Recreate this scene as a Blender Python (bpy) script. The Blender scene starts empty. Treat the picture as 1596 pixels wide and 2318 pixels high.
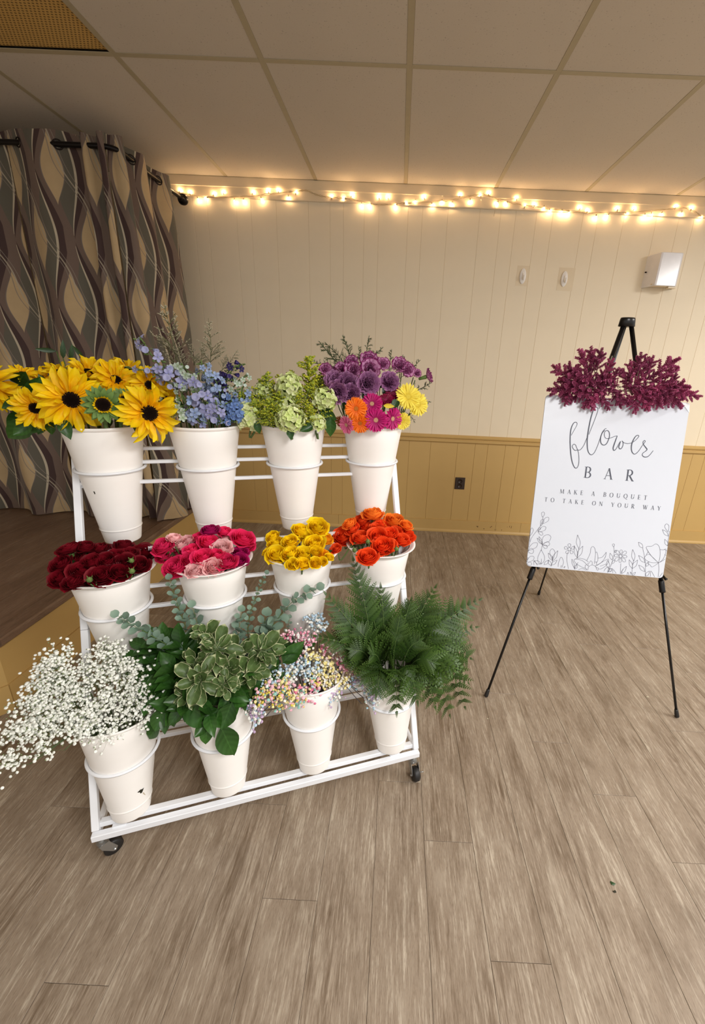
import bpy, math, random
import numpy as np
from mathutils import Vector, Matrix
from math import sin, cos, pi, tau, sqrt
random.seed(7)
D = bpy.data
C = bpy.context.scene.collection
SC = bpy.context.scene

# ---------------------------------------------------------------- camera
W, H_ = 1596.0, 2318.0
F, CX, CY, CH = 944.2036, 883.3126, 1158.9937, 1.34763
RV = ((0.998874907, 0.021425862, 0.042306648),
      (0.047007668, -0.329566215, -0.942961499),
      (-0.006260922, 0.943889317, -0.330202602))   # rows: right, down, forward
cam = D.objects.new('camera', D.cameras.new('camera')); C.objects.link(cam)
SC.camera = cam
r_, d_, f_ = (Vector(v) for v in RV)
m = Matrix((r_, -d_, -f_)).transposed().to_4x4(); m.translation = (0, 0, CH)
cam.matrix_world = m
cam.data.sensor_fit = 'HORIZONTAL'; cam.data.sensor_width = 36
cam.data.lens = F / W * 36
cam.data.shift_x = -(CX - W/2) / W
cam.data.shift_y = (CY - H_/2) / W
cam.data.clip_start = 0.02

# ---------------------------------------------------------------- light and view
vs = SC.view_settings
vs.view_transform = 'Standard'; vs.look = 'None'; vs.gamma = 1; vs.use_curve_mapping = False
vs.exposure = 0.17
wd = D.worlds.new('world'); SC.world = wd; wd.use_nodes = True
bg = wd.node_tree.nodes['Background']; bg.inputs[0].default_value = (1.0, .975, .95, 1); bg.inputs[1].default_value = 0.8
def area(name, loc, size, power, col, target=None):
    l = D.lights.new(name, 'AREA'); l.shape = 'RECTANGLE'; l.size, l.size_y = size
    l.energy = power; l.color = col
    o = D.objects.new(name, l); C.objects.link(o); o.location = loc
    if target: o.rotation_euler = (Vector(target) - Vector(loc)).to_track_quat('-Z', 'Y').to_euler()
    return o
for i, (loc, sz, p) in enumerate([((1.15, -0.8, 2.49), (0.6, 1.2), 76), ((3.4, 0.9, 2.49), (0.6, 1.2), 105), ((-2.4, -1.8, 2.49), (0.6, 1.2), 6)]):
    area('ceiling_fixture_light', loc, sz, p, (1.0, .985, .965))

# ---------------------------------------------------------------- geometry from the photo's measurements
def ray(x, y):
    return (r_ * ((x-CX)/F) + d_ * ((y-CY)/F) + f_)
CAM = Vector((0, 0, CH))
def onplane(x, y, P, n):
    d = ray(x, y); n = Vector(n)
    return CAM + d * ((Vector(P) - CAM).dot(n) / d.dot(n))
def onz(x, y, z): return onplane(x, y, (0, 0, z), (0, 0, 1))
def ony(x, y, Y): return onplane(x, y, (0, Y, 0), (0, 1, 0))
RA = Vector((-.777, .762, 0)); RU = Vector((.944, .33, 0)).normalized(); RN = Vector((-.33, .944, 0)).normalized()
def rk(s, d, z): return RA + RU*s + RN*d + Vector((0, 0, z))
def onrk(x, y, d): return onplane(x, y, rk(0, d, 0), RN)      # vertical plane parallel to the rack
UP = Vector((0, 0, 1))

# ---------------------------------------------------------------- materials
def lin(c):
    return tuple(((v/255)/12.92 if v/255 <= .04045 else ((v/255+.055)/1.055)**2.4) for v in c)
class NT:
    def __init__(s, name):
        s.m = D.materials.new(name); s.m.use_nodes = True; s.t = s.m.node_tree; s.n = s.t.nodes; s.l = s.t.links
        s.b = s.n['Principled BSDF']
    def node(s, typ, **k):
        n = s.n.new(typ)
        for a, v in k.items():
            if a.startswith('i_'): n.inputs[a[2:]].default_value = v
            else: setattr(n, a, v)
        return n
    def link(s, a, b): s.l.new(a, b)
    def math(s, op, *a, clamp=False):
        n = s.n.new('ShaderNodeMath'); n.operation = op; n.use_clamp = clamp
        for i, v in enumerate(a):
            if isinstance(v, (int, float)): n.inputs[i].default_value = v
            else: s.l.new(v.o if isinstance(v, X) else v, n.inputs[i])
        return X(s, n.outputs[0])
    def mix(s, fac, a, b, blend='MIX'):
        n = s.n.new('ShaderNodeMix'); n.data_type = 'RGBA'; n.blend_type = blend
        for v, i in ((fac, 0), (a, 6), (b, 7)):
            if isinstance(v, X): v = v.o
            if isinstance(v, (int, float)): n.inputs[i].default_value = v
            elif isinstance(v, tuple): n.inputs[i].default_value = (*v[:3], 1)
            else: s.l.new(v, n.inputs[i])
        return n.outputs[2]
    def noise(s, vec, scale, detail=3, rough=.5, dist=0):
        n = s.n.new('ShaderNodeTexNoise'); n.inputs['Scale'].default_value = scale; n.inputs['Detail'].default_value = detail
        n.inputs['Roughness'].default_value = rough; n.inputs['Distortion'].default_value = dist
        if vec is not None: s.l.new(vec, n.inputs['Vector'])
        return n.outputs[0]
    def obj(s): return s.node('ShaderNodeTexCoord').outputs['Object']
    def uv(s): return s.node('ShaderNodeTexCoord').outputs['UV']
    def rnd(s): return s.node('ShaderNodeObjectInfo').outputs['Random']
    def mapped(s, vec, scale=(1,1,1), loc=None):
        n = s.n.new('ShaderNodeMapping'); n.inputs['Scale'].default_value = scale; s.l.new(vec, n.inputs['Vector'])
        if loc is not None:
            if isinstance(loc, tuple): n.inputs['Location'].default_value = loc
            else: s.l.new(loc, n.inputs['Location'])
        return n.outputs[0]
    def ramp(s, fac, stops):
        n = s.n.new('ShaderNodeValToRGB'); e = n.color_ramp.elements
        while len(e) < len(stops): e.new(.5)
        for el, (p, c) in zip(e, stops): el.position = p; el.color = (*c, 1)
        s.l.new(fac.o if isinstance(fac, X) else fac, n.inputs[0]); return n.outputs[0]
    def color(s, c):
        if isinstance(c, tuple): s.b.inputs['Base Color'].default_value = (*c[:3], 1)
        else: s.l.new(c, s.b.inputs['Base Color'])
        return s
    def set(s, **k):
        for a, v in k.items():
            i = s.b.inputs[a.replace('_', ' ')]
            if isinstance(v, (int, float)): i.default_value = v
            elif isinstance(v, tuple): i.default_value = (*v, 1)
            else: s.l.new(v.o if isinstance(v, X) else v, i)
        return s
    def bump(s, h, strength=.3, dist=.002):
        n = s.n.new('ShaderNodeBump'); n.inputs['Strength'].default_value = strength; n.inputs['Distance'].default_value = dist
        s.l.new(h.o if isinstance(h, X) else h, n.inputs['Height']); s.l.new(n.outputs[0], s.b.inputs['Normal']); return s
    def translucent(s, col, amt):
        t = s.node('ShaderNodeBsdfTranslucent'); mx = s.node('ShaderNodeMixShader'); mx.inputs[0].default_value = amt
        if isinstance(col, tuple): t.inputs[0].default_value = (*col[:3], 1)
        else: s.l.new(col, t.inputs[0])
        s.l.new(s.b.outputs[0], mx.inputs[1]); s.l.new(t.outputs[0], mx.inputs[2])
        s.l.new(mx.outputs[0], s.n['Material Output'].inputs[0]); return s
class X:
    def __init__(s, nt, o): s.nt, s.o = nt, o
    def __add__(s, v): return s.nt.math('ADD', s, v)
    def __radd__(s, v): return s.nt.math('ADD', v, s)
    def __sub__(s, v): return s.nt.math('SUBTRACT', s, v)
    def __rsub__(s, v): return s.nt.math('SUBTRACT', v, s)
    def __mul__(s, v): return s.nt.math('MULTIPLY', s, v)
    def __rmul__(s, v): return s.nt.math('MULTIPLY', v, s)
    def __lt__(s, v): return s.nt.math('LESS_THAN', s, v)
    def __gt__(s, v): return s.nt.math('GREATER_THAN', s, v)
    def abs(s): return s.nt.math('ABSOLUTE', s)
    def sin(s): return s.nt.math('SINE', s)
    def cos(s): return s.nt.math('COSINE', s)
    def fract(s): return s.nt.math('FRACT', s)
    def max(s, v): return s.nt.math('MAXIMUM', s, v)

def simple(name, rgb, rough=.5, metal=0, var=.06, scale=30, spec=.5, **k):
    t = NT(name); c = lin(rgb)
    n = t.noise(t.obj(), scale, 2)
    col = t.mix(n, tuple(v*(1-var) for v in c), tuple(min(1, v*(1+var)) for v in c))
    t.color(col).set(Roughness=rough, Metallic=metal, **k); t.b.inputs['Specular IOR Level'].default_value = spec
    return t.m
def plant(name, rgb, rgb2=None, rough=.5, trans=.15, var=.25, veins=0, edge=None, ramp=None, spec=.4, nscale=60):
    """leaf and petal colour: uv.y runs base to tip, uv.x across; every object differs a little"""
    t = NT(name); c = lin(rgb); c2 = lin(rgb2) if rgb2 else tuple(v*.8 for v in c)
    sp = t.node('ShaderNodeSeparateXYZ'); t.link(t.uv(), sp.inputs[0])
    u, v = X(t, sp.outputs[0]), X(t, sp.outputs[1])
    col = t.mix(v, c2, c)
    if ramp: col = t.ramp(v, [(p, lin(q)) for p, q in ramp])
    if edge:
        ecol, w = edge
        nn = X(t, t.noise(t.obj(), 90, 2))
        e = ((u - .5).abs()*2 + nn*.3) > (1 - w + .15)
        tip = (v + nn*.2) > (1.06 - w*.4)
        col = t.mix(e.max(tip), col, lin(ecol))
    if veins:
        s = ((u - .5).abs()*14 - v*34).sin() * veins
        mid = ((u - .5).abs() < .03) * veins * 1.5
        col = t.mix((s*.5 + .5*veins + mid), col, tuple(min(1, q*1.8+.02) for q in c))
    n = t.noise(t.obj(), nscale, 2)
    k = X(t, t.rnd())*var + X(t, n)*.25 + (1 - var*.5 - .125)
    cmb = t.node('ShaderNodeCombineColor'); 
    for i in range(3): t.link(k.o, cmb.inputs[i])
    col = t.mix(1.0, col, cmb.outputs[0], 'MULTIPLY')
    t.color(col).set(Roughness=rough); t.b.inputs['Specular IOR Level'].default_value = spec
    if trans: t.translucent(col, trans)
    return t.m

# ---------------------------------------------------------------- mesh building
class MB:
    def __init__(s): s.v, s.f, s.uv, s.mi = [], [], [], []
    def add(s, vs, fs, uvs=None, mi=0):
        b = len(s.v); s.v += [tuple(v) for v in vs]; s.f += [tuple(i+b for i in f) for f in fs]
        s.uv += list(uvs) if uvs is not None else [(.5, .5)]*len(vs); s.mi += [mi]*len(fs)
        return s
    def join(s, o, M=None, mi=None):
        vs = [M @ Vector(v) for v in o.v] if M is not None else o.v
        b = len(s.v); s.v += [tuple(v) for v in vs]; s.f += [tuple(i+b for i in f) for f in o.f]; s.uv += o.uv
        s.mi += o.mi if mi is None else [mi]*len(o.f)
        return s
    def box(s, c, sz, M=None, mi=0):
        x, y, z = (q/2 for q in sz)
        vs = [Vector((c[0]+i*x, c[1]+j*y, c[2]+k*z)) for i in (-1, 1) for j in (-1, 1) for k in (-1, 1)]
        if M is not None: vs = [M @ v for v in vs]
        return s.add(vs, [(0,1,3,2),(4,6,7,5),(0,4,5,1),(2,3,7,6),(0,2,6,4),(1,5,7,3)], [(0,0),(0,1),(1,0),(1,1)]*2, mi)
    def grid(s, nu, nv, fn, mi=0, closed=False):
        """fn(i/(nu-1), j/(nv-1)) -> point"""
        vs, uv = [], []
        for j in range(nv):
            for i in range(nu):
                a, b = i/(nu-1 if not closed else nu), j/(nv-1); vs.append(fn(a, b)); uv.append((a, b))
        fs = []
        for j in range(nv-1):
            for i in range(nu-1 if not closed else nu):
                k = (i+1) % nu
                fs.append((j*nu+i, j*nu+k, (j+1)*nu+k, (j+1)*nu+i))
        return s.add(vs, fs, uv, mi)
    def tube(s, pts, r, n=6, mi=0, cap=True):
        pts = [Vector(p) for p in pts]; rs = r if isinstance(r, (list, tuple)) else [r]*len(pts)
        vs, uv = [], []; ref = None
        for i, p in enumerate(pts):
            t = (pts[min(i+1, len(pts)-1)] - pts[max(i-1, 0)]).normalized()
            if ref is None: ref = t.orthogonal().normalized()
            a = (ref - t*ref.dot(t)); a = a.normalized() if a.length > 1e-6 else t.orthogonal().normalized(); ref = a
            b = t.cross(a)
            for k in range(n):
                q = tau*k/n; vs.append(p + (a*cos(q) + b*sin(q))*rs[i]); uv.append((k/n, i/(len(pts)-1)))
        fs = [(i*n+k, i*n+(k+1) % n, (i+1)*n+(k+1) % n, (i+1)*n+k) for i in range(len(pts)-1) for k in range(n)]
        if cap: fs += [tuple(range(n-1, -1, -1)), tuple((len(pts)-1)*n+k for k in range(n))]
        return s.add(vs, fs, uv, mi)
    def lathe(s, prof, n=32, mi=0, M=None):
        vs, uv = [], []
        for j, (r, z) in enumerate(prof):
            for k in range(n):
                a = tau*k/n; v = Vector((r*cos(a), r*sin(a), z)); vs.append(M @ v if M is not None else v); uv.append((k/n, j/(len(prof)-1)))
        fs = [(j*n+k, j*n+(k+1) % n, (j+1)*n+(k+1) % n, (j+1)*n+k) for j in range(len(prof)-1) for k in range(n)]
        return s.add(vs, fs, uv, mi)
    def ball(s, c, r, n=8, mi=0, sq=1.0, M=None):
        prof = [(max(1e-4, r*sin(pi*j/(n//2+1))), -r*sq*cos(pi*j/(n//2+1))) for j in range(n//2+2)]
        T = Matrix.Translation(c) @ (M if M is not None else Matrix.Identity(4))
        return s.lathe(prof, n, mi, T)
    def mesh(s, name, mats, smooth=True):
        me = D.meshes.new(name); me.from_pydata(s.v, [], s.f)
        l = me.uv_layers.new(name='UVMap'); idx = np.empty(len(me.loops), dtype=np.int32); me.loops.foreach_get('vertex_index', idx)
        l.data.foreach_set('uv', np.array(s.uv, dtype=np.float32)[idx].ravel())
        for m_ in (mats if isinstance(mats, (list, tuple)) else [mats]): me.materials.append(m_)
        me.polygons.foreach_set('material_index', np.array(s.mi, dtype=np.int32))
        me.polygons.foreach_set('use_smooth', np.full(len(s.f), smooth)); me.update()
        return me

def orient(n, twist=0, up=UP):
    """4x4 rotation taking local +Z to n (local +Y as near to up as may be), turned by twist about it"""
    z = Vector(n).normalized(); y = up - z*up.dot(z)
    y = y.normalized() if y.length > 1e-4 else z.orthogonal().normalized()
    x = y.cross(z)
    return Matrix((x, y, z)).transposed().to_4x4() @ Matrix.Rotation(twist, 4, 'Z')
def TRS(loc, rot, s=1.0):
    return Matrix.Translation(loc) @ rot @ Matrix.Scale(s, 4)
def thing(name, label, cat, loc=(0, 0, 0), group=None):
    o = D.objects.new(name, None); C.objects.link(o); o.location = loc; o.empty_display_size = .03
    o['label'] = label; o['category'] = cat
    if group: o['group'] = group
    return o
ORG = {}
def ob(name, me, parent=None, M=None, origin=None):
    """link a mesh object; M is its world matrix; children keep world placement under an untwisted root"""
    o = D.objects.new(name, me); C.objects.link(o)
    Mw = M if M is not None else Matrix.Identity(4)
    if parent is not None:
        o.parent = parent; o.matrix_basis = wm(parent).inverted() @ Mw
    else: o.matrix_basis = Mw
    ORG[o.name] = Mw
    return o
def wm(o):
    return ORG[o.name] if o.name in ORG else Matrix.Translation(o.location)
def centred(b, name, mats, parent, smooth=True):
    """mesh given in world coordinates, its origin moved to the middle of its box"""
    a = np.array(b.v); c = Vector(((a.min(0)+a.max(0))/2).tolist())
    b.v = [tuple(Vector(v)-c) for v in b.v]
    return ob(name, b.mesh(name, mats, smooth), parent, Matrix.Translation(c))
def tag(o, label=None, cat=None, group=None, kind=None):
    if label: o['label'] = label
    if cat: o['category'] = cat
    if group: o['group'] = group
    if kind: o['kind'] = kind
    return o
def R(a, b=None): return random.uniform(-a, a) if b is None else random.uniform(a, b)
def bez(p0, p1, p2, n):
    return [p0*((1-t)**2) + p1*(2*t*(1-t)) + p2*(t*t) for t in (i/(n-1) for i in range(n))]
def spline(pts, n=4):
    pts = [Vector(p) for p in pts]; out = []
    if len(pts) == 2: return [pts[0].lerp(pts[1], i/n) for i in range(n+1)]
    P = [pts[0]*2-pts[1]] + pts + [pts[-1]*2-pts[-2]]
    for i in range(1, len(P)-2):
        for k in range(n):
            t = k/n; a, b, c, d = P[i-1], P[i], P[i+1], P[i+2]
            out.append(.5*((2*b) + (c-a)*t + (2*a-5*b+4*c-d)*t*t + (3*b-a-3*c+d)*t**3))
    return out + [pts[-1]]
ORD = ['', 'second', 'third', 'fourth', 'fifth', 'sixth', 'seventh', 'eighth', 'ninth', 'tenth', 'eleventh', 'twelfth']
def nth(i, n, a='left', b='right'):
    if n == 1: return 'the only one'
    if i == 0: return a+'most'
    if i == n-1: return b+'most'
    return '%s from the %s' % (ORD[i], a) if i < n/2 else '%s from the %s' % (ORD[n-1-i], b)
# ---------------------------------------------------------------- room
WY = 3.412; CZ = 2.511; ST = .325          # back wall, ceiling, stage top
def wood(name, base, dark, light, seed):
    t = NT(name); rnd = t.rnd()
    sh = t.math('MULTIPLY', X(t, rnd), 41.7).o
    cv = t.node('ShaderNodeCombineXYZ'); 
    for i in range(3): t.link(sh, cv.inputs[i])
    o = t.obj()
    v1 = t.mapped(o, (42, 3.0, 42), cv.outputs[0]); v2 = t.mapped(o, (260, 14, 260), cv.outputs[0]); v3 = t.mapped(o, (7, 2.2, 7), cv.outputs[0])
    n1 = X(t, t.noise(v1, 1, 6, .68, 1.0)); n2 = X(t, t.noise(v2, 1, 3, .6, .3)); n3 = X(t, t.noise(v3, 1.3, 3, .5, .4))
    mixv = n1*.5 + n2*.3 + n3*.35 + (X(t, rnd)-.5)*.03
    col = t.ramp(mixv, [(.40, lin(dark)), (.54, lin(base)), (.62, lin(base)), (.76, lin(light))])
    streak = t.math('MULTIPLY', n2 + n1*.7 - .88, 9.0, clamp=True)*.42
    col = t.mix(streak, col, lin(light))
    fine = X(t, t.noise(t.mapped(o, (700, 60, 700), cv.outputs[0]), 1, 2, .7)); blot = X(t, t.noise(t.mapped(o, (16, 4.5, 16), cv.outputs[0]), 1, 4, .6, .6))
    col = t.mix(t.math('MULTIPLY', .52 - fine, 2.4, clamp=True), col, lin(dark))
    col = t.mix(t.math('MULTIPLY', .50 - blot, 3.0, clamp=True)*.75, col, lin(dark))
    col = t.mix(t.math('MULTIPLY', blot - .56, 3.5, clamp=True)*.5, col, lin(light))
    t.color(col).set(Roughness=(n1*.2 + .36)); t.b.inputs['Specular IOR Level'].default_value = .45
    t.bump(n2*.6 + n1*.4, .22, .0015)
    return t.m
M_floor = wood('floor_wood', (148, 132, 114), (98, 80, 61), (190, 177, 158), 1)
M_stage = wood('stage_wood', (128, 102, 82), (88, 66, 50), (150, 128, 108), 2)
M_seam = simple('seam_dark', (118, 98, 78), .8)
def paint(name, rgb, rough=.55, bumpy=.15):
    t = NT(name); c = lin(rgb); o = t.obj()
    col = t.mix(t.noise(o, 6, 3), tuple(v*.95 for v in c), tuple(v*1.04 for v in c))
    t.color(col).set(Roughness=rough).bump(t.noise(o, 350, 2), bumpy, .0006); return t.m
M_wall = paint('cream_paint', (235, 220, 192))
M_must = paint('mustard_paint', (198, 163, 100), .45)
M_mustd = paint('mustard_paint_trim', (196, 161, 99), .4)
M_trim = paint('cream_trim_paint', (226, 208, 176), .4)
M_groove = simple('groove_paint', (208, 188, 154), .8)
M_grooved = simple('groove_paint_dark', (140, 108, 60), .8)
def ceil_mat():
    t = NT('ceiling_tile_board'); o = t.obj(); rnd = X(t, t.rnd())
    n = X(t, t.noise(t.mapped(o, (1, 1, 1)), 130, 3, .7)); n2 = X(t, t.noise(o, 420, 2, .6)); big = t.noise(o, 2.2, 2)
    pit = (n > .655)*.45
    c = lin((206, 196, 182)); col = t.mix(big, tuple(v*.93 for v in c), tuple(v*1.05 for v in c))
    col = t.mix(pit, col, lin((120, 102, 84)))
    t.color(col).set(Roughness=.9).bump(n2*.6 - (n > .655)*1.0, .35, .0015); return t.m
M_tile = ceil_mat()
M_grid = simple('ceiling_grid_metal', (176, 164, 136), .55)

def slab(name, c, sz, mat, label=None, parent=None, M=None):
    o = ob(name, MB().box((0, 0, 0), sz).mesh(name, mat, False), parent, Matrix.Translation(c) @ (M if M is not None else Matrix.Identity(4)))
    if parent is None: o['kind'] = 'structure'
    if label: o['label'] = label
    return o
SHARED = {}
def piece(name, sx, sy, sz, mat, bev, parent, c):
    """bevelled board; alike pieces share their mesh"""
    k = (name, round(sx, 4), round(sy, 4), round(sz, 4), mat.name)
    if k not in SHARED:
        b = MB(); x, y, z = sx/2, sy/2, sz/2
        prof = [(x, y, -z), (x, y, z-bev), (x-bev, y-bev, z)]
        vs = [(i*p[0], j*p[1], p[2]) for p in prof for i, j in ((-1,-1),(1,-1),(1,1),(-1,1))]
        fs = [(3,2,1,0)] + [(q*4+i, q*4+(i+1) % 4, q*4+4+(i+1) % 4, q*4+4+i) for q in range(2) for i in range(4)] + [(8,9,10,11)]
        b.add(vs, fs); SHARED[k] = b.mesh(name, mat, False)
    return ob(name, SHARED[k], parent, Matrix.Translation(c))

floor = slab('floor', (0.4, .4, -.03), (9.0, 6.06, .04), M_floor, 'floor of weathered grey-brown wood-look planks')
slab('subfloor', (.55, 1.11, -.009), (5.4, 4.66, .003), M_seam, None, floor)['label'] = 'dark joints between the planks'
PW, PL = .1465, 1.219
joint = {-3: .701, 0: .865, 1: .600, -6: .523, 4: 1.04, 5: .84, 2: 1.49, 3: 1.243, -1: 1.05, -2: .31, -4: .95, -5: 1.28, 6: .66}
for k in range(-15, 20):
    x = .141 + (k+.5)*PW
    j = joint.get(k, random.uniform(.3, 1.5)); y = j - math.ceil((j+1.2)/PL)*PL
    while y < WY:
        y0, y1 = max(y, -1.2), min(y+PL, WY-.002)
        if y1 - y0 > .02 and not (x < -1.56 and y0 > 1.6):
            piece('plank', PW-.0007, y1-y0-.0008, .010, M_floor, .0006, floor, (x, (y0+y1)/2, -.005))
        y += PL

# back wall: cream boards above the rail, mustard boards below
wall = slab('wall_back', (0.4, WY+.06, CZ/2), (9.0, .10, CZ+.2), M_groove, 'back wall panelled in narrow boards, cream above a rail and mustard below')
g = [-1.489, -1.392, -1.189, -1.085, -.909, -.684, -.533, -.44]
G = sorted([v for v in g if v > -4.1] + [v-1.2 for v in g] + [v-2.4 for v in g] +
           [-.296, -.194, .009, .108, .284, .5035, .648, .752, .895, 1.007, 1.214, 1.317, 1.495, 1.718, 1.871, 1.975] +
           [2.12, 2.22, 2.42, 2.52, 2.70, 2.92, 3.07, 3.17, 3.33, 3.45, 3.62, 3.9, 4.2])
RT, RB = .842, .779
for a, b in zip(G[:-1], G[1:]):
    if b < -3.3: continue
    for nm, z0, z1, mt in (('wall_panel', RB+.03, CZ-.005, M_wall), ('wall_panel', .10, RB+.03, M_must)):
        me_k = (nm, round(b-a, 4), round(z1-z0, 3))
        if me_k not in SHARED:
            w, h = (b-a)/2-.0007, (z1-z0)/2
            bb = MB(); bv = .0010
            vs = [(-w, .008, -h), (w, .008, -h), (w, .008, h), (-w, .008, h), (-w, bv, -h), (w, bv, -h), (w, bv, h), (-w, bv, h),
                  (-w+bv, 0, -h), (w-bv, 0, -h), (w-bv, 0, h), (-w+bv, 0, h)]
            bb.add(vs, [(0,1,5,4),(1,2,6,5),(2,3,7,6),(3,0,4,7),(4,5,9,8),(5,6,10,9),(6,7,11,10),(7,4,8,11),(8,9,10,11)])
            SHARED[me_k] = bb.mesh(nm, mt, False)
        ob('wall_panel', SHARED[me_k], wall, Matrix.Translation(((a+b)/2, WY, (z0+z1)/2)))
slab('groove_backing', (.4, WY+.0045, .45), (8.2, .006, .72), M_grooved, 'dark mustard grooves between the lower boards', wall)
slab('groove_backing', (.4, WY+.0042, 1.66), (8.2, .006, 1.69), M_groove, 'grooves between the cream boards', wall)
slab('wall_left_light_block', (-4.06, .4, CZ/2), (.10, 6.0, CZ+.4), M_wall, 'unseen cream wall beyond the stage, added to keep the left dim')  # out of view, added to block world light coming from the left
def profile_x(name, prof, x0, x1, mat, label, smooth=False):
    b = MB(); n = len(prof)
    b.add([(x, WY-y, z) for x in (x0, x1) for y, z in prof], [(i, (i+1) % n, n+(i+1) % n, n+i) for i in range(n)] + [tuple(range(n)), tuple(range(2*n-1, n-1, -1))])
    o = ob(name, b.mesh(name, mat, smooth)); o['kind'] = 'structure'; o['label'] = label; return o
profile_x('trim_1', [(0, RB), (.010, RB+.001), (.016, RB+.008), (.016, RB+.020), (.011, RB+.024), (.011, RB+.030), (.022, RB+.038), (.024, RB+.047), (.019, RB+.053), (.019, RB+.058), (.013, RT), (0, RT)], -4.0, 4.2, M_mustd, 'moulded mustard chair rail along the back wall')
profile_x('trim_2', [(0, 2.392), (.011, 2.392), (.013, 2.397), (.013, 2.452), (.018, 2.456), (.018, CZ-.001), (0, CZ-.001)], -4.0, 4.2, M_trim, 'flat cream trim board where wall meets ceiling')
bbx = [-1.44, -.47, .90, 1.115, 4.2]
bb0 = profile_x('baseboard_back', [(0, 0), (.020, .0), (.020, .010), (.013, .020), (.011, .024), (0, .024)], -1.44, 4.2, M_mustd, 'mustard baseboard with a shoe moulding')
for a, b in zip(bbx[:-1], bbx[1:]):
    q = MB(); q.box(((a+b)/2, WY-.005, .066), (b-a-.0014, .010, .088)); centred(q, 'base_board', M_mustd, bb0, False)
M_scuff = simple('scuff', (88, 60, 34), .9)
for x, z, w, h, a in ((.74, .062, .016, .004, .2), (.745, .060, .004, .014, 0), (.80, .043, .008, .006, 0), (.86, .064, .02, .004, -.7), (.90, .04, .02, .002, 0), (.955, .04, .005, .006, 0), (1.0, .07, .004, .004, 0), (1.02, .075, .003, .016, 0), (1.035, .07, .003, .022, .1)):
    q = MB().box((0, 0, 0), (w, .0006, h)); ob('scuff_mark', q.mesh('scuff_mark', M_scuff, False), bb0, Matrix.Translation((x, WY-.0103, z)) @ Matrix.Rotation(a, 4, 'Y'))

# suspended ceiling
ceil = slab('ceiling', (0.4, .4, CZ+.10), (9.0, 6.06, .04), M_tile, 'suspended ceiling of textured tiles in a metal grid')
X0, T = -.0170, .6096; YR = [WY, 2.2226, 1.003, -.216, -1.435]
M_weave = None
def weave():
    t = NT('woven_grille'); o = t.obj(); sp = t.node('ShaderNodeSeparateXYZ'); t.link(o, sp.inputs[0])
    x, y = X(t, sp.outputs[0]), X(t, sp.outputs[1])
    row = (y*82).fract(); off = ((y*41).fract() > .5)*.5
    w = ((x*66 + off).fract() - .5).abs(); v = (row - .5).abs()
    hole = ((w*w + v*v) < .075)
    t.color(t.mix(hole*.85, lin((205, 165, 92)), lin((88, 62, 28)))).set(Roughness=.7).bump(1.0 - hole*1.0, .8, .003); return t.m
M_weave = weave()
for i in range(-7, 7):
    x = X0 + (i+.5)*T
    for a, b in zip(YR[1:], YR[:-1]):
        grille = (i == -3 and b < 2.3 and b > 2.0)
        o = piece('ceiling_tile', T-.020, (b-a)-.020, .012, M_weave if grille else M_tile, .003, ceil, (x, (a+b)/2, CZ+.012))
        o.matrix_basis = wm(ceil).inverted() @ Matrix.Translation((x, (a+b)/2, CZ+(.014 if grille else .007))) @ Matrix.Rotation(pi, 4, 'X')
        if grille: o['label'] = 'brown woven speaker grille tile'
for i in range(-7, 8):
    x = X0 + i*T
    q = MB().box((x, 1.0, CZ+.001), (.024, 4.83, .002)); q.box((x, 1.0, CZ+.02), (.003, 4.83, .036)); centred(q, 'ceiling_grid_bar', M_grid, ceil, False)
for y in YR[1:]:
    for i in range(-7, 7):
        q = MB().box((X0+(i+.5)*T, y, CZ+.0005), (T-.022, .024, .002)); centred(q, 'ceiling_grid_bar', M_grid, ceil, False)
q = MB().box((.4, WY-.012, CZ+.001), (8.2, .024, .002)); centred(q, 'ceiling_grid_bar', M_grid, ceil, False)

# ---------------------------------------------------------------- stage
stage = thing('stage', 'low stage with dark wood plank top and mustard skirt, under the curtains', 'stage', (-2.5, 2.3, 0))
corner = Vector((-1.462, 1.277, 0)); far = Vector((-1.455, WY-.012, 0)); cut = Vector((-2.06, .55, 0)); back = Vector((-4.0, .55, 0))
def prism(b, pts, z0, z1):
    n = len(pts); b.add([(p[0], p[1], z) for z in (z0, z1) for p in pts], [tuple(range(n-1, -1, -1)), tuple(range(n, 2*n))] + [(i, (i+1) % n, n+(i+1) % n, n+i) for i in range(n)])
    return b
ins = lambda p, d: Vector((p[0]-d, p[1], 0))
q = prism(MB(), [ins(far, .02), ins(corner, .02), cut + Vector((-.02, .02, 0)), back + Vector((0, .02, 0)), Vector((-4, WY-.012, 0))][::-1], .0, ST-.012); centred(q, 'platform', M_stage, stage, False)
def band(name, p, q_, z0, z1, th, mat, label=None):
    p, q_ = Vector((*p[:2], 0)), Vector((*q_[:2], 0)); d = (q_-p).normalized(); nn = Vector((d.y, -d.x, 0))
    b = prism(MB(), [p, q_, q_ - nn*th, p - nn*th], z0, z1); o = centred(b, name, mat, stage, False)
    if label: o['label'] = label
    return o
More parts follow.
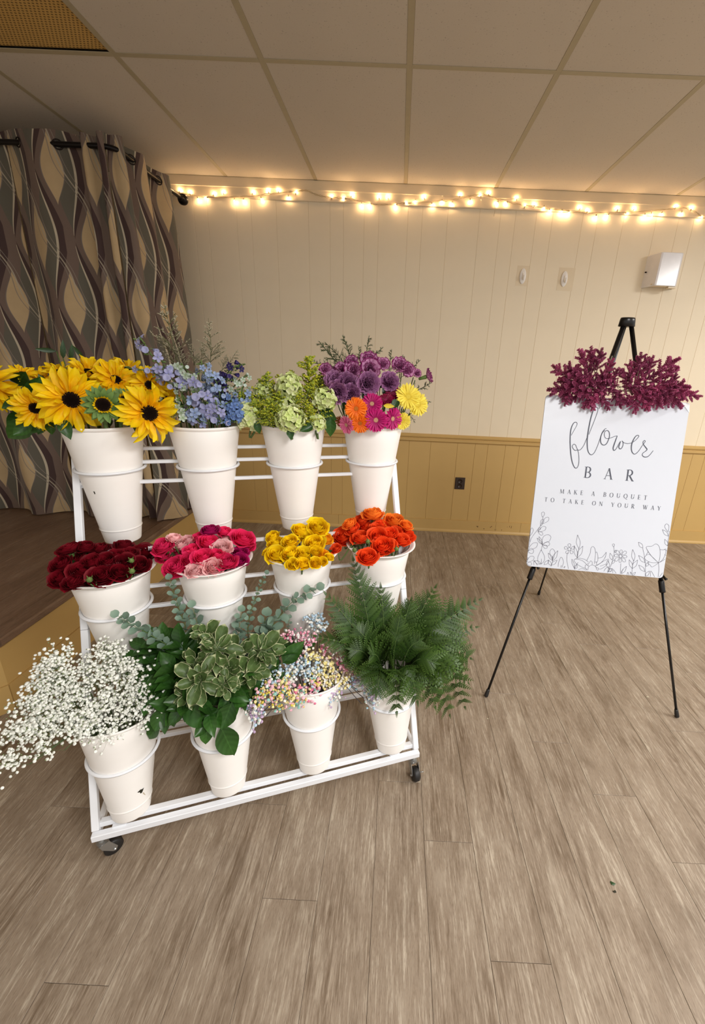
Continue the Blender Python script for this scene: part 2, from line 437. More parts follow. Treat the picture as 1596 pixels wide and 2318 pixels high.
# side towards the room and chamfered end
for p, q_ in ((corner, far), (cut, corner), (back, cut)):
    band('skirt_board', p, q_, .118, ST-.034, .02, M_must)
    d = (Vector(q_)-Vector(p)).normalized(); nn = Vector((d.y, -d.x, 0))
    band('base_strip', Vector(p)+nn*.006, Vector(q_)+nn*.006, 0, .117, .025, M_mustd)
    b = MB(); e = nn*.022
    pr = [(0, ST-.034), (.018, ST-.034), (.026, ST-.026), (.026, ST-.004), (.020, ST+.002), (-.05, ST+.002), (-.05, ST-.01)]
    vs = [tuple(Vector(w)+nn*a+Vector((0, 0, z))) for w in (p, q_) for a, z in pr]; n = len(pr)
    b.add(vs, [(i, (i+1) % n, n+(i+1) % n, n+i) for i in range(n)] + [tuple(range(n)), tuple(range(2*n-1, n-1, -1))]); centred(b, 'nosing', M_stage, stage, False)
for k in range(17):
    x1 = -1.515 - k*.148; x0 = x1-.1468
    ylo = 1.25 if x1 > -1.6 else (max(.6, 1.27 - (-1.46-x1)*1.2))
    cuts = [ylo, ylo + R(.5, 1.1), WY-.014]
    for a, b in zip(cuts[:-1], cuts[1:]):
        piece('plank', .1458, b-a-.001, .010, M_stage, .0008, stage, ((x0+x1)/2, (a+b)/2, ST-.004))

# ---------------------------------------------------------------- curtains on an L-shaped rod
def cloth():
    t = NT('curtain_cloth'); sp = t.node('ShaderNodeSeparateXYZ'); t.link(t.uv(), sp.inputs[0])
    u, v = X(t, sp.outputs[0]), X(t, sp.outputs[1])
    P, V = .262, .64
    col = lin((120, 101, 88)); U = u*(1/P); Y = v*(1/V)
    col = t.mix(((U*.5).fract() > .5)*.35, col, lin((108, 84, 74)))
    for k in (0, 1):
        x = (U + .5*k + .5).fract() - .5
        y = (Y + .5*k + .5).fract() - .5
        Lc = (y*tau).cos()
        lens = t.math('POWER', Lc.max(0.0), 1.35)
        g = x - .20 - .05*(y*tau).sin()
        grey = g.abs() < (y*(pi/.86)).cos().max(0.0)*.18
        col = t.mix(grey*(y.abs() < .43), col, lin((98, 94, 80)))
        s = x - .335 - .10*(y*tau*1.0).cos() + .06
        dark = (s > 0)*(s < (y*pi*1.02).cos().max(0.0)*.15)
        col = t.mix(dark, col, lin((62, 38, 36)))
        wl = (s + .012).abs() < (y*pi).cos().max(0.0)*.022
        col = t.mix(wl*(y.abs() < .46), col, lin((205, 192, 165)))
        rim = (x + .02).abs() < (lens*.200 + .004)
        col = t.mix(rim*(Lc > 0), col, lin((122, 112, 104)))
        be = (x + .02).abs() < lens*.185
        col = t.mix(be, col, lin((202, 174, 130)))
        if k == 0: keep = []
        keep.append((Lc, lens))
    for off, am, w_, c_ in ((.30, .05, .013, (188, 176, 152)), (.37, .065, .008, (140, 130, 118)), (.22, .035, .007, (146, 134, 120))):
        dl = ((U + Y + off + am*(Y*(2*tau) + 1.2).sin()).fract() - .5).abs() < w_
        col = t.mix(dl*.85, col, lin(c_))
    n = t.noise(t.obj(), 12, 2)
    col = t.mix(X(t, n)*.3, col, lin((90, 74, 62)))
    t.color(col).set(Roughness=.75, Sheen_Weight=.15).bump(t.noise(t.obj(), 900, 1), .1, .0004)
    t.translucent(col, .08); return t.m
M_cloth = cloth(); M_rod = simple('black_metal', (24, 20, 20), .35, .6); M_bronze = simple('dark_bronze', (52, 42, 36), .3, .8)
ROD = 2.352; RY, RX = 2.615, -1.520
def cpath(s):
    """s<0 along the front run, s>0 round the corner and back to the wall; returns point and outward normal"""
    rad = .07; L = pi/2*rad
    if s < 0: return Vector((RX-rad+s, RY, 0)), Vector((0, -1, 0))
    if s < L:
        a = s/rad; c = Vector((RX-rad, RY+rad, 0)); n = Vector((sin(a), -cos(a), 0)); return c+n*rad, n
    return Vector((RX, RY+rad+s-L, 0)), Vector((1, 0, 0))
def phase(s):
    # the wide flat folds of the front run, crowded folds at the corner, wide ones again along the side
    return s/.40 if s < -.12 else (-.3 + (s+.12)/.085 if s < .14 else -.3 + .26/.085 + (s-.14)/.27)
def curtain(label, s0, s1, lift, seed, u0):
    root = thing('curtain', label, 'curtain', (cpath((s0+s1)/2)[0].x, cpath((s0+s1)/2)[0].y, ST+.01), 'patterned curtains round the stage')
    random.seed(seed); jit = [R(.012) for _ in range(40)]
    nu = int((s1-s0)/.011)+2; nv = 30
    us = [u0]; prev = None
    def pt(s, z):
        p, n = cpath(s); ph = phase(s); zz = (ROD-z)/2
        amp = .034*(1 + .5*zz) if not -.12 < s < .14 else .026
        w = cos(tau*ph - 1.1) + .22*zz*cos(tau*ph*2 + 1 + seed)
        o = n*(amp*w + .010*zz*sin(7*z+seed)*sin(5*s) + zz*.05)
        q_ = p + o + Vector((0, 0, z))
        if lift and z < lift[1]:   # hem bunched on the floor and over the stage edge
            k = (lift[1]-z)/lift[1]*2.6; q_ += n*(.08*k*(.6+.4*sin(31*s)))
        return q_
    b = MB(); vs, uv = [], []
    base = ST+.012
    for i in range(nu):
        s = s0 + (s1-s0)*i/(nu-1); a = pt(s, 1.6)
        if prev is not None: us.append(us[-1] + (a-prev).length)
        prev = a
    for j in range(nv):
        z = base + (ROD+.055-base)*j/(nv-1)
        for i in range(nu):
            s = s0 + (s1-s0)*i/(nu-1); p = pt(s, z)
            if j == nv-1: p.z += .008*sin(s*23)
            vs.append(p); uv.append((us[i], z))
    b.add(vs, [(j*nu+i, j*nu+i+1, (j+1)*nu+i+1, (j+1)*nu+i) for j in range(nv-1) for i in range(nu-1)], uv)
    centred(b, 'cloth', M_cloth, root)
    # grommets where the cloth crosses the rod
    ga = MB().lathe([(.018, -.003), (.022, -.004), (.025, 0), (.022, .004), (.018, .003), (.018, -.003)], 20).mesh('grommet', M_bronze)
    s = s0
    last = None
    while s < s1:
        v = cos(tau*phase(s)-1.1)
        if last is not None and v*last < 0 and not -.11 < s < .16:
            p, n = cpath(s); tdir = (pt(min(s+.01, s1), ROD) - pt(s-.01, ROD))
            nn = Vector((tdir.y, -tdir.x, 0)); ob('grommet', ga, root, TRS(pt(s, ROD), orient(nn)))
        last = v; s += .01
    return root
curtain('patterned brown and beige curtain panel at the far left edge of the view', -1.9, -.52, None, 3, 0.02)
curtain('patterned curtain panel behind the sunflowers, rod showing at its top', -.515, .02, None, 5, .11)
curtain('patterned curtain panel on the side run, nearest the back wall', .025, .66, (.1, .62), 8, .05)
random.seed(11)
rod = thing('curtain_rod', 'black L-shaped curtain rod with a ball finial near the lit wall', 'curtain rod', (RX, RY, ROD))
pts = [Vector((-3.5, RY, ROD))] + [cpath(s)[0] + Vector((0, 0, ROD)) for s in [-.02 + .012*i for i in range(12)]] + [Vector((RX, 3.30, ROD))]
centred(MB().tube(pts, .0125, 12), 'rod', M_rod, rod)
b = MB(); b.lathe([(.0001, -.035), (.014, -.034), (.018, -.026), (.014, -.02), (.028, -.014), (.035, .004), (.031, .020), (.020, .030), (.0001, .032)], 20, 0, TRS((RX, 3.33, ROD), orient((0, 1, 0))))
centred(b, 'finial', M_rod, rod)
for x, y, dx, dy in ():
    centred(MB().tube([(x, y, ROD+.012), (x-.02, y, ROD+.08), (x-.02, y, CZ-.001)], .006, 8), 'bracket', M_rod, rod)
for x in (-3.2,):
    centred(MB().tube([(x, RY, ROD+.012), (x, RY+.02, ROD+.08), (x, RY+.02, CZ-.001)], .006, 8), 'bracket', M_rod, rod)

# ---------------------------------------------------------------- things on the wall
M_wp = simple('white_plastic', (232, 228, 222), .35); M_wg = simple('white_gloss_plastic', (228, 226, 228), .18)
for x, z, lab, pr in ((.853, 1.996, 'small white adhesive wall hook, left one of the two', (.81, .893, 1.934, 2.063)), (1.152, 1.99, 'small white adhesive wall hook, nearer the white cover box', (1.108, 1.222, 1.915, 2.062))):
    h = thing('wall_hook', lab, 'hook', (x, WY, z-.05))
    q = MB().box(((pr[0]+pr[1])/2, WY-.0006, (pr[2]+pr[3])/2), (pr[1]-pr[0], .0008, pr[3]-pr[2])); centred(q, 'backing_patch', M_trim, h, False)['label'] = 'paler rectangular patch of wall paint'
    b = MB(); b.ball((x, WY-.005, z), .024, 16, 0, 1, Matrix.Scale(.25, 4, (0, 1, 0)) @ Matrix.Scale(2.1, 4, (0, 0, 1))); centred(b, 'hook_base', M_wp, h)
    b = MB().tube(spline([(x, WY-.010, z+.02), (x, WY-.016, z-.012), (x+.001, WY-.030, z-.026), (x+.002, WY-.036, z-.008), (x+.002, WY-.036, z+.002)]), [.005]*17, 8); centred(b, 'hook', M_wp, h)
cb = thing('wall_cover_box', 'glossy white tapered cover box high on the wall at right', 'cover box', (1.82, WY, 1.953))
b = MB(); x0, x1, X0_, X1_, z0, z1, yf = 1.712, 1.935, 1.752, 1.888, 1.953, 2.157, 3.297
prof = [(x0, WY), (X0_-.006, yf+.004), (X0_+.004, yf), (X1_-.004, yf), (X1_+.006, yf+.004), (x1, WY)]
b.add([(x, y, z) for z in (z0, z0+.004, z1-.004, z1) for x, y in [((1.82+(a-1.82)*(1 if z0 < z < z1 else .975)), y if y == WY or z0 < z < z1 else y+.003) for a, y in prof]],
      [(j*6+i, j*6+i+1, j*6+7+i, j*6+6+i) for j in range(3) for i in range(5)] + [(18, 19, 20, 21, 22, 23)])
centred(b, 'shell', M_wg, cb, False)
centred(MB().box((1.82, WY-.05, z0+.012), (.17, .08, .006)), 'base_plate', M_trim, cb, False)
centred(MB().box((1.875, WY-.09, z0-.004), (.055, .03, .012)), 'tab', M_trim, cb, False)
centred(MB().tube([(x0+.004, WY-.022, 2.05), (x0-.006, WY-.022, 2.05)], .005, 8), 'screw', M_bronze, cb)
ol = thing('wall_outlet', 'dark brown duplex electrical outlet low on the mustard boards', 'outlet', (.5535, WY, .387))
M_br = simple('brown_plastic', (52, 36, 24), .4); M_brd = simple('brown_plastic_dark', (22, 16, 12), .5)
b = MB(); 
for y, ww, hh in ((WY, .041, .051), (WY-.004, .041, .051), (WY-.006, .038, .048)):
    b.add([(.5535-ww, y, .439-hh), (.5535+ww, y, .439-hh), (.5535+ww, y, .439+hh), (.5535-ww, y, .439+hh)], [])
b.f += [(0,1,5,4),(1,2,6,5),(2,3,7,6),(3,0,4,7),(4,5,9,8),(5,6,10,9),(6,7,11,10),(7,4,8,11),(8,9,10,11)]; b.mi = [0]*9
centred(b, 'cover_plate', M_br, ol, False)
for dz in (-.020, .020):
    c = MB(); c.lathe([(.0001, .0), (.0165, 0), (.017, -.003)], 20, 0, TRS((.5535, WY-.0095, .439+dz), orient((0, 1, 0)))); sk = centred(c, 'socket', M_br, ol)
    for dx in (-.006, .006): centred(MB().box((.5535+dx, WY-.0098, .439+dz+.002), (.0018, .001, .008)), 'slot', M_brd, sk, False)
    centred(MB().ball((.5535, WY-.0098, .439+dz-.008), .0025, 8), 'slot', M_brd, sk)

# ---------------------------------------------------------------- string lights
sl = thing('string_lights', 'string of warm mini lights pinned along the top of the back wall', 'string lights', (.5, WY-.02, 2.35))
M_wire = simple('wire_pale', (196, 176, 140), .5); M_sock = simple('socket_pale', (188, 170, 138), .5)
t = NT('lit_bulb'); t.b.inputs['Base Color'].default_value = (1, .8, .5, 1); t.b.inputs['Emission Color'].default_value = (1.0, .66, .34, 1); t.b.inputs['Emission Strength'].default_value = 190; M_bulb = t.m
wpx = [(405, 437), (430, 440), (460, 446), (520, 446), (570, 444), (620, 438), (670, 433), (692, 431), (715, 440), (740, 446), (770, 448), (800, 452), (850, 463), (900, 461), (940, 459), (1000, 455), (1040, 450), (1070, 443), (1100, 441), (1130, 452), (1180, 463), (1230, 470), (1300, 479), (1350, 482), (1430, 480), (1500, 475), (1545, 470), (1575, 480), (1600, 492), (1680, 480), (1800, 490)]
wp = [ony(x, y, WY-.022) for x, y in wpx]; sm = spline(wp, 5)
for a, ph in ((0, 0), (1, pi)):
    centred(MB().tube([p + Vector((0, .0035*cos(i*1.3+ph), .004*sin(i*1.3+ph)+R(.001))) for i, p in enumerate(sm)], .0016, 5), 'wire', M_wire, sl)
centred(MB().tube(spline([ony(1119, 462, WY-.022), ony(1121, 472, WY-.024), ony(1118, 490, WY-.02)]), .0016, 5), 'wire', M_wire, sl)
bp = [(380+x/3.99, 360+y/3.99) for x, y in ((105,280),(195,300),(272,365),(342,348),(413,310),(498,297),(600,378),(685,378),(767,298),(845,365),(903,287),(998,280),(1088,350),(1157,297),(1478,338),(1590,350))] + [(797, 441)] + \
     [(800+x/2.005, y/2.005) for x, y in ((37,930),(75,930),(116,893),(157,893),(192,935),(239,922),(281,915),(320,893),(360,930),(402,916),(447,925),(485,883),(531,914),(577,885),(615,875),(651,922),(693,923),(741,898),(779,932),(823,928),(865,944),(893,957),(946,962),(978,967),(1030,940),(1065,955),(1103,985),(1153,980),(1200,945),(1243,970),(1277,945),(1325,980),(1355,975),(1400,973),(1467,937),(1490,970),(1537,943),(1580,985))]
bm = MB().lathe([(.0001, -.001), (.0032, .001), (.0034, .006), (.0026, .012), (.0001, .017)], 8).mesh('bulb', M_bulb)
sm_ = MB().lathe([(.0032, -.012), (.0036, -.006), (.0036, .002), (.0030, .002)], 8).mesh('socket', M_sock)
for x, y in bp:
    c = ony(x, y, WY-.024); i = min(range(len(sm)), key=lambda k: (sm[k]-c).length); d = c - sm[i]
    if d.length < .008: d = Vector((R(.3), -.3, random.choice((-1, 1))))
    d.normalize(); Rm = orient(d)
    sk = ob('bulb_socket', sm_, sl, TRS(c - d*.006, Rm)); ob('bulb', bm, sk, TRS(c - d*.005, Rm, .85))
# ---------------------------------------------------------------- flower rack
M_white = simple('white_enamel', (236, 238, 242), .3, 0, .02); M_steel = simple('zinc_steel', (170, 170, 168), .3, .9); M_rub = simple('black_rubber', (28, 26, 25), .5)
rack = thing('flower_rack', 'white metal three-tier flower rack on casters, holding twelve white buckets', 'rack', rk(.48, .2, 0))
LEN, LEAN, B0 = .959, .41, .12
RM = Matrix((RU, RN, UP)).transposed().to_4x4()
def bar(name, a, b, w, h, label=None, parent=rack, mat=M_white):
    """square tube between two rack points (s, d, z)"""
    a, b = rk(*a), rk(*b); dd = b-a; L = dd.length; z = dd.normalized()
    x = RU if abs(z.dot(RU)) < .9 else RN; x = (x - z*x.dot(z)).normalized(); y = z.cross(x)
    k = (name, round(L, 4), w, h, mat.name)
    if k not in SHARED:
        q = MB(); X_, Y_, Z_ = w/2, h/2, L/2; e = .0015
        sec = [(-X_+e, -Y_), (X_-e, -Y_), (X_, -Y_+e), (X_, Y_-e), (X_-e, Y_), (-X_+e, Y_), (-X_, Y_-e), (-X_, -Y_+e)]
        q.add([(p[0], p[1], zz) for zz in (-Z_, Z_) for p in sec], [(i, (i+1) % 8, 8+(i+1) % 8, 8+i) for i in range(8)] + [tuple(range(7, -1, -1)), tuple(range(8, 16))])
        SHARED[k] = q.mesh(name, mat, False)
    M = Matrix((x, y, z)).transposed().to_4x4(); M.translation = (a+b)/2
    o = ob(name, SHARED[k], parent, M)
    if label: o['label'] = label
    return o
dz = lambda z: LEAN*(z-B0)
for s in (.009, LEN-.009):
    bar('front_post', (s, .012, B0-.005), (s, .012+dz(.62), .62), .018, .018)
    bar('front_post', (s, .012+dz(.621), .621), (s, .012+dz(1.10), 1.10), .018, .018)
    bar('base_side_rail', (s, .015, .098), (s, .36, .098), .016, .018)
    bar('rear_leg', (.105 if s < .5 else LEN-.105, .352, .108), (.105 if s < .5 else LEN-.105, .012+dz(1.07)+.012, 1.07), .014, .014)
    for z in (.99, .66, .33):
        bar('bracket', (s+(.017 if s < .5 else -.017), .012+dz(z), z), (s+(.017 if s < .5 else -.017), .012+dz(z)+.012, z+.001), .02, .01)
for z in (1.088, 1.051, .997, .815, .714, .660): bar('cross_bar', (.018, .012+dz(z), z), (LEN-.018, .012+dz(z), z), .013, .010)
bar('cross_bar', (.018, .012+dz(.352), .352), (LEN-.018, .012+dz(.352), .352), .012, .010)
bar('base_front_rail', (0, .003, .099), (LEN, .003, .099), .018, .020)
bar('tier_front_rail', (.018, .026, .118), (LEN-.018, .026, .118), .018, .016)
for d in (.316, .352): bar('base_rear_rail', (.016, d, .099), (LEN-.016, d, .099), .014, .016)
for s in (.065, LEN-.085): centred(MB().box((0, 0, 0), (.034, .010, .008), Matrix.Translation(rk(s, .011, .110)) @ RM), 'hinge', M_white, rack, False)
def caster(s, d, rot, lab=None):
    p = rk(s, d, 0); Rz = Matrix.Translation(p) @ RM @ Matrix.Rotation(rot, 4, 'Z')
    b = MB().lathe([(.0001, .014), (.024, .014), (.024, .020)], 20); 
    c = MB()
    c.lathe([(.0001, .064), (.013, .064), (.014, .068), (.008, .070), (.008, .089), (.0001, .089)], 16, 0, Rz)
    for sx in (-1, 1):
        pr = [(-.010, .066), (.014, .066), (.030, .030), (.026, .020), (.018, .020), (-.006, .050)]
        vs = [Rz @ Vector((y, sx*x_, z)) for x_ in (.0125, .0145) for y, z in pr]; n = 6
        c.add(vs, [tuple(range(5, -1, -1)), tuple(range(6, 12))] + [(i, (i+1) % 6, 6+(i+1) % 6, 6+i) for i in range(6)])
    c.box((.002, 0, .066), (.026, .030, .003), Rz)
    f = centred(c, 'caster_fork', M_steel, rack, False)
    w = MB().lathe([(.004, -.011), (.020, -.011), (.0245, -.007), (.0245, .007), (.020, .011), (.004, .011)], 24, 0, Rz @ Matrix.Translation((.022, 0, .0245)) @ Matrix.Rotation(pi/2, 4, 'X'))
    w2 = centred(w, 'wheel', M_rub, f)
    centred(MB().tube([Rz @ Vector((.022, -.018, .0245)), Rz @ Vector((.022, .018, .0245))], .0035, 8), 'axle', M_steel, f)
    centred(MB().tube([Rz @ Vector((.022, .016, .0245)), Rz @ Vector((.026, .030, .026))], .002, 6), 'brake_tab', M_steel, f)
caster(.015, .010, .55); caster(LEN-.015, .010, -1.5)
caster(.015, .345, 1.9); caster(LEN-.015, .345, 2.2)

# ---------------------------------------------------------------- buckets
def bucket_mat():
    t = NT('white_bucket_plastic'); o = t.obj(); n = X(t, t.noise(t.mapped(o, (3, 3, 9)), 3, 3)); sp = X(t, t.noise(o, 90, 1))
    col = t.mix(n*.5, lin((250, 247, 243)), lin((243, 238, 231)))
    t.color(col).set(Roughness=.42, Subsurface_Weight=0.0).bump(t.noise(o, 500, 1), .05, .0005); return t.m
M_bk = bucket_mat(); M_hole = simple('torn_hole', (38, 34, 14), .8); M_stain = simple('stain', (196, 182, 158), .6)
BH = .336
def bkr(z): return .0475 + (.0985-.0475)*(z/BH)
prof = [(.0001, 0), (.040, 0), (.0445, .0004), (.0468, .0015), (.0478, .0035), (.0481, .005)]
zs = [.042]
for z in (.040,): prof += [(bkr(z-.002), z-.002), (bkr(z), z), (bkr(z)+.0018, z+.0015), (bkr(z)+.0020, z+.003), (bkr(z)+.0009, z+.0048), (bkr(z+.007), z+.007)]
prof += [(bkr(z), z) for z in (.12, .20, .28)] + [(.0980, .326)]
lip = [(.0980, .326), (.1010, .329), (.1030, .333), (.1025, .336), (.0995, .3365), (.0965, .333)]
lipM = [(.0975, .318), (.1015, .326), (.1095, .332), (.1145, .334), (.1145, .3365), (.107, .3355), (.0965, .330)]
inner = [(.0965, .331), (bkr(.2)-.003, .2), (bkr(.06)-.003, .06), (.043, .006), (.0001, .006)]
mb_body = MB().lathe(prof + inner[::1], 56).mesh('bucket_body', M_bk)
mb_rim = MB().lathe(lip, 56).mesh('bucket_rim', M_bk); mb_rimM = MB().lathe(lipM, 56).mesh('bucket_rim', M_bk)
ringm = MB().lathe([(.0862+.0042*cos(a), .0042*sin(a)) for a in [tau*i/8 for i in range(9)]], 56).mesh('ring', M_white)
ZR = (.316, .677, 1.039)
BK = {}
names = [['the tinted and white baby\'s breath row', ''], ]
cont = {(2, 0): 'sunflowers', (2, 1): 'blue delphiniums', (2, 2): 'green hydrangeas and goldenrod', (2, 3): 'gerberas and purple carnations',
        (1, 0): 'dark red roses', (1, 1): 'hot pink and pale pink roses', (1, 2): 'yellow roses', (1, 3): 'orange roses',
        (0, 0): 'white baby\'s breath', (0, 1): 'dark greenery and variegated leaves', (0, 2): 'tinted baby\'s breath', (0, 3): 'leather fern'}
tier = ['bottom', 'middle', 'top']
for (row, i), what in cont.items():
    s = .0915 + .259*i + (.003 if row == 2 else 0); z = ZR[row]; d = .012 + dz(z) - .004
    ob('bucket_ring', ringm, rack, Matrix.Translation(rk(s, d if row else .074, z)))
    if row == 0: bot, top = rk(s, .036, .127), rk(s, .088, .434)
    elif row == 1: bot, top = rk(s, d-.002, z-.216), rk(s, d-.002, z+.118)
    else: bot, top = rk(s, d-.004, z-.221), rk(s, d-.002, z+.124)
    ax = (top-bot).normalized()
    root = thing('flower_bucket', 'tall white plastic bucket on the %s tier holding %s' % (tier[row], what), 'bucket', bot, 'tall white buckets on the rack')
    M = TRS(bot, orient(ax, 0, RN)) @ Matrix.Scale((top-bot).length/BH, 4, (0, 0, 1))
    ob('bucket_body', mb_body, root, M); ob('bucket_rim', mb_rimM if row == 1 else mb_rim, root, M)
    BK[(row, i)] = (bot, top, ax, M, root)
# torn hole and stains on the white baby's breath bucket
def onbucket(px, py, key, lift=.0006):
    bot, top, ax, M, root = BK[key]; d = ray(px, py); best = None
    for k in range(1200):
        p = CAM + d*(.6 + k*.0012); q_ = M.inverted() @ p; rr = math.hypot(q_.x, q_.y)
        if 0 < q_.z < BH and rr < bkr(q_.z)+lift: return p
    return CAM + d
def decal(name, px, key, mat, lift=.0008):
    b = MB(); pts = [onbucket(x, y, key, lift) for x, y in px]; c = sum(pts, Vector())/len(pts)
    b.add(pts + [c + (CAM-c).normalized()*.0004], [(i, (i+1) % len(pts), len(pts)) for i in range(len(pts))]); centred(b, name, mat, BK[key][4], False)
cz = lambda x, y: (160+x/5.32, 1580+y/5.32)
decal('torn_hole', [cz(*p) for p in ((803,1137),(825,1118),(842,1102),(862,1098),(884,1078),(874,1104),(866,1126),(858,1142),(838,1153),(820,1142))], (0, 0), M_hole)
decal('stain', [cz(*p) for p in ((868,1128),(880,1135),(890,1150),(902,1165),(895,1172),(880,1160),(868,1150))], (0, 0), M_stain, .0005)
decal('stain', [cz(*p) for p in ((905,1175),(925,1190),(950,1205),(962,1225),(940,1215),(915,1195))], (0, 0), M_stain, .0005)
decal('scuff', [(211, 1112), (214, 1113), (216, 1118), (214, 1119)], (2, 0), M_hole)

# ---------------------------------------------------------------- easel
M_blk = simple('black_tube', (20, 18, 18), .3, .2); M_glint = simple('silver_glint', (190, 186, 175), .3, .8)
es = thing('easel', 'thin black telescoping tripod easel carrying the white sign', 'easel', (.86, 1.75, 0))
apex = Vector((.862, 1.765, 1.535)); fl, fr, fb = Vector((.445, 1.466, .004)), Vector((1.238, 1.402, .004)), Vector((.962, 2.379, .004))
al, ar, ab = apex + Vector((-.014, -.006, 0)), apex + Vector((.014, -.006, 0)), apex + Vector((.002, .016, -.005))
def pl(y, a, b, px):    # point on segment a-b whose image is nearest height y
    best = min((k/200 for k in range(201)), key=lambda t_: abs(prj(a.lerp(b, t_))[1]-y)); return a.lerp(b, best)
def prj(p):
    v = p - CAM; return CX + F*v.dot(r_)/v.dot(f_), CY + F*v.dot(d_)/v.dot(f_)
for nm, a, f, yc in (('front_leg', al, fl, 1312), ('front_leg', ar, fr, 1342), ('back_leg', ab, fb, 1180)):
    c = pl(yc, a, f, 0)
    up = .0085 if nm == 'front_leg' else .0065
    lg = centred(MB().tube([a, c], up, 12), nm, M_blk, es)
    dd = (f-a).normalized()
    centred(MB().tube([c-dd*.050, c-dd*.048, c-dd*.006, c], [.010, .0115, .0115, .012], 12), 'leg_clamp', M_blk, lg)
    centred(MB().tube([c, f - dd*.03], .0052, 10), 'lower_tube', M_blk, lg)
    centred(MB().tube([f-dd*.034, f-dd*.030, f-dd*.004, f], [.006, .0075, .009, .0085], 12), 'rubber_foot', M_rub, lg)
centred(MB().tube([al.lerp(fl, .075)+Vector((-.004, -.009, 0)), al.lerp(fl, .20)+Vector((-.004, -.009, 0))], .0025, 6), 'leg_glint', M_glint, es)  # glint along the left leg, put in as a thin silver tube
b = MB().lathe([(.0001, .020), (.026, .020), (.028, .014), (.031, -.010), (.026, -.012), (.0001, -.010)], 20, 0, TRS(apex + Vector((0, 0, .004)), Matrix.Rotation(0, 4, 'Z') @ Matrix.Scale(.75, 4, (0, 1, 0))))
centred(b, 'apex_cap', M_blk, es)
centred(MB().tube([al.lerp(fl, .5), ar.lerp(fr, .5)], .005, 8), 'cross_brace', M_blk, es)

# ---------------------------------------------------------------- sign board
STL, STR, SBR, SBL = Vector((.5688, 1.6805, 1.2692)), Vector((1.097, 1.6373, 1.2645)), Vector((1.0755, 1.4948, .6007)), Vector((.5473, 1.5379, .6054))
SW, SH = STR-STL, SBL-STL; SNn = SW.cross(SH).normalized()
if SNn.y > 0: SNn = -SNn
sw, sh = SW.length, SH.length; swn, shn = SW/sw, (SH - SW*SH.dot(SW)/SW.dot(SW)).normalized()
M_board = simple('sign_board', (217, 222, 232), .32, 0, .01); M_ink = simple('sign_ink', (72, 76, 90), .5); M_line = simple('sign_line_ink', (78, 76, 92), .5)
sg = thing('sign', 'white flower bar sign with line-drawn flowers, propped on the black easel', 'sign', (STL+STR+SBL+SBR)/4)
def sgp(a, b, lift=0): return STL + swn*(a*sw) + shn*(b*sh) + SNn*lift
rc = .014; out = []
for cx_, cy_, a0 in ((rc, rc, pi), (sw-rc, rc, 1.5*pi), (sw-rc, sh-rc, 0), (rc, sh-rc, .5*pi)):
    for k in range(6): a = a0 + k/5*pi/2; out.append((cx_+rc*cos(a), cy_+rc*sin(a)))
b = MB(); n = len(out)
lv = [(1, -.005), (1, -.0006), (.9985, 0)]
for sc, l in lv: b.add([STL + swn*((x-sw/2)*sc+sw/2) + shn*((y-sh/2)*sc+sh/2) + SNn*l for x, y in out], [])
b.f = [(j*n+i, j*n+(i+1) % n, (j+1)*n+(i+1) % n, (j+1)*n+i) for j in range(2) for i in range(n)] + [tuple(range(n)), tuple(range(2*n, 3*n))]; b.mi = [0]*len(b.f)
centred(b, 'board', M_board, sg, False)
for f_a, f_b in ((al, fl), (ar, fr)):
    k = (sgp(.2, 1.0) - f_a).length
    t_ = .62; p = f_a.lerp(f_b, (apex.z-.602)/apex.z); centred(MB().tube([p, Vector((p.x, SBL.y+.004 if p.x < .8 else SBR.y+.004, .594)), Vector((p.x, SBL.y+.002 if p.x < .8 else SBR.y+.002, .599))], .005, 8), 'support_peg', M_blk, es)
def ribbon(b, pts, ws, closed=False):
    """flat ink stroke in sign coordinates (metres right, down)"""
    n = len(pts); L, Rr = [], []
    for i in range(n):
        a = pts[(i-1) % n] if closed or i > 0 else pts[i]; c = pts[(i+1) % n] if closed or i < n-1 else pts[i]
        dx, dy = c[0]-a[0], c[1]-a[1]; l = math.hypot(dx, dy) or 1; w = (ws[i] if isinstance(ws, list) else ws)/2
        L.append((pts[i][0]-dy/l*w, pts[i][1]+dx/l*w)); Rr.append((pts[i][0]+dy/l*w, pts[i][1]-dx/l*w))
    vs = [STL + swn*x + shn*y + SNn*LIFT[0] for x, y in L+Rr]
    b.add(vs, [(i, (i+1) % n, n+(i+1) % n, n+i) for i in range(n if closed else n-1)])
LIFT = [.0005]
def s2(px, py):
    p = onplane(px, py, STL, SNn) - STL; return (p.dot(swn), p.dot(shn))
def sm2(pts, n=6):
    return [(v.x, v.y) for v in spline([Vector((*p, 0)) for p in pts], n)]
t1 = lambda x, y: s2(1220+x/4.694, 900+y/4.694)
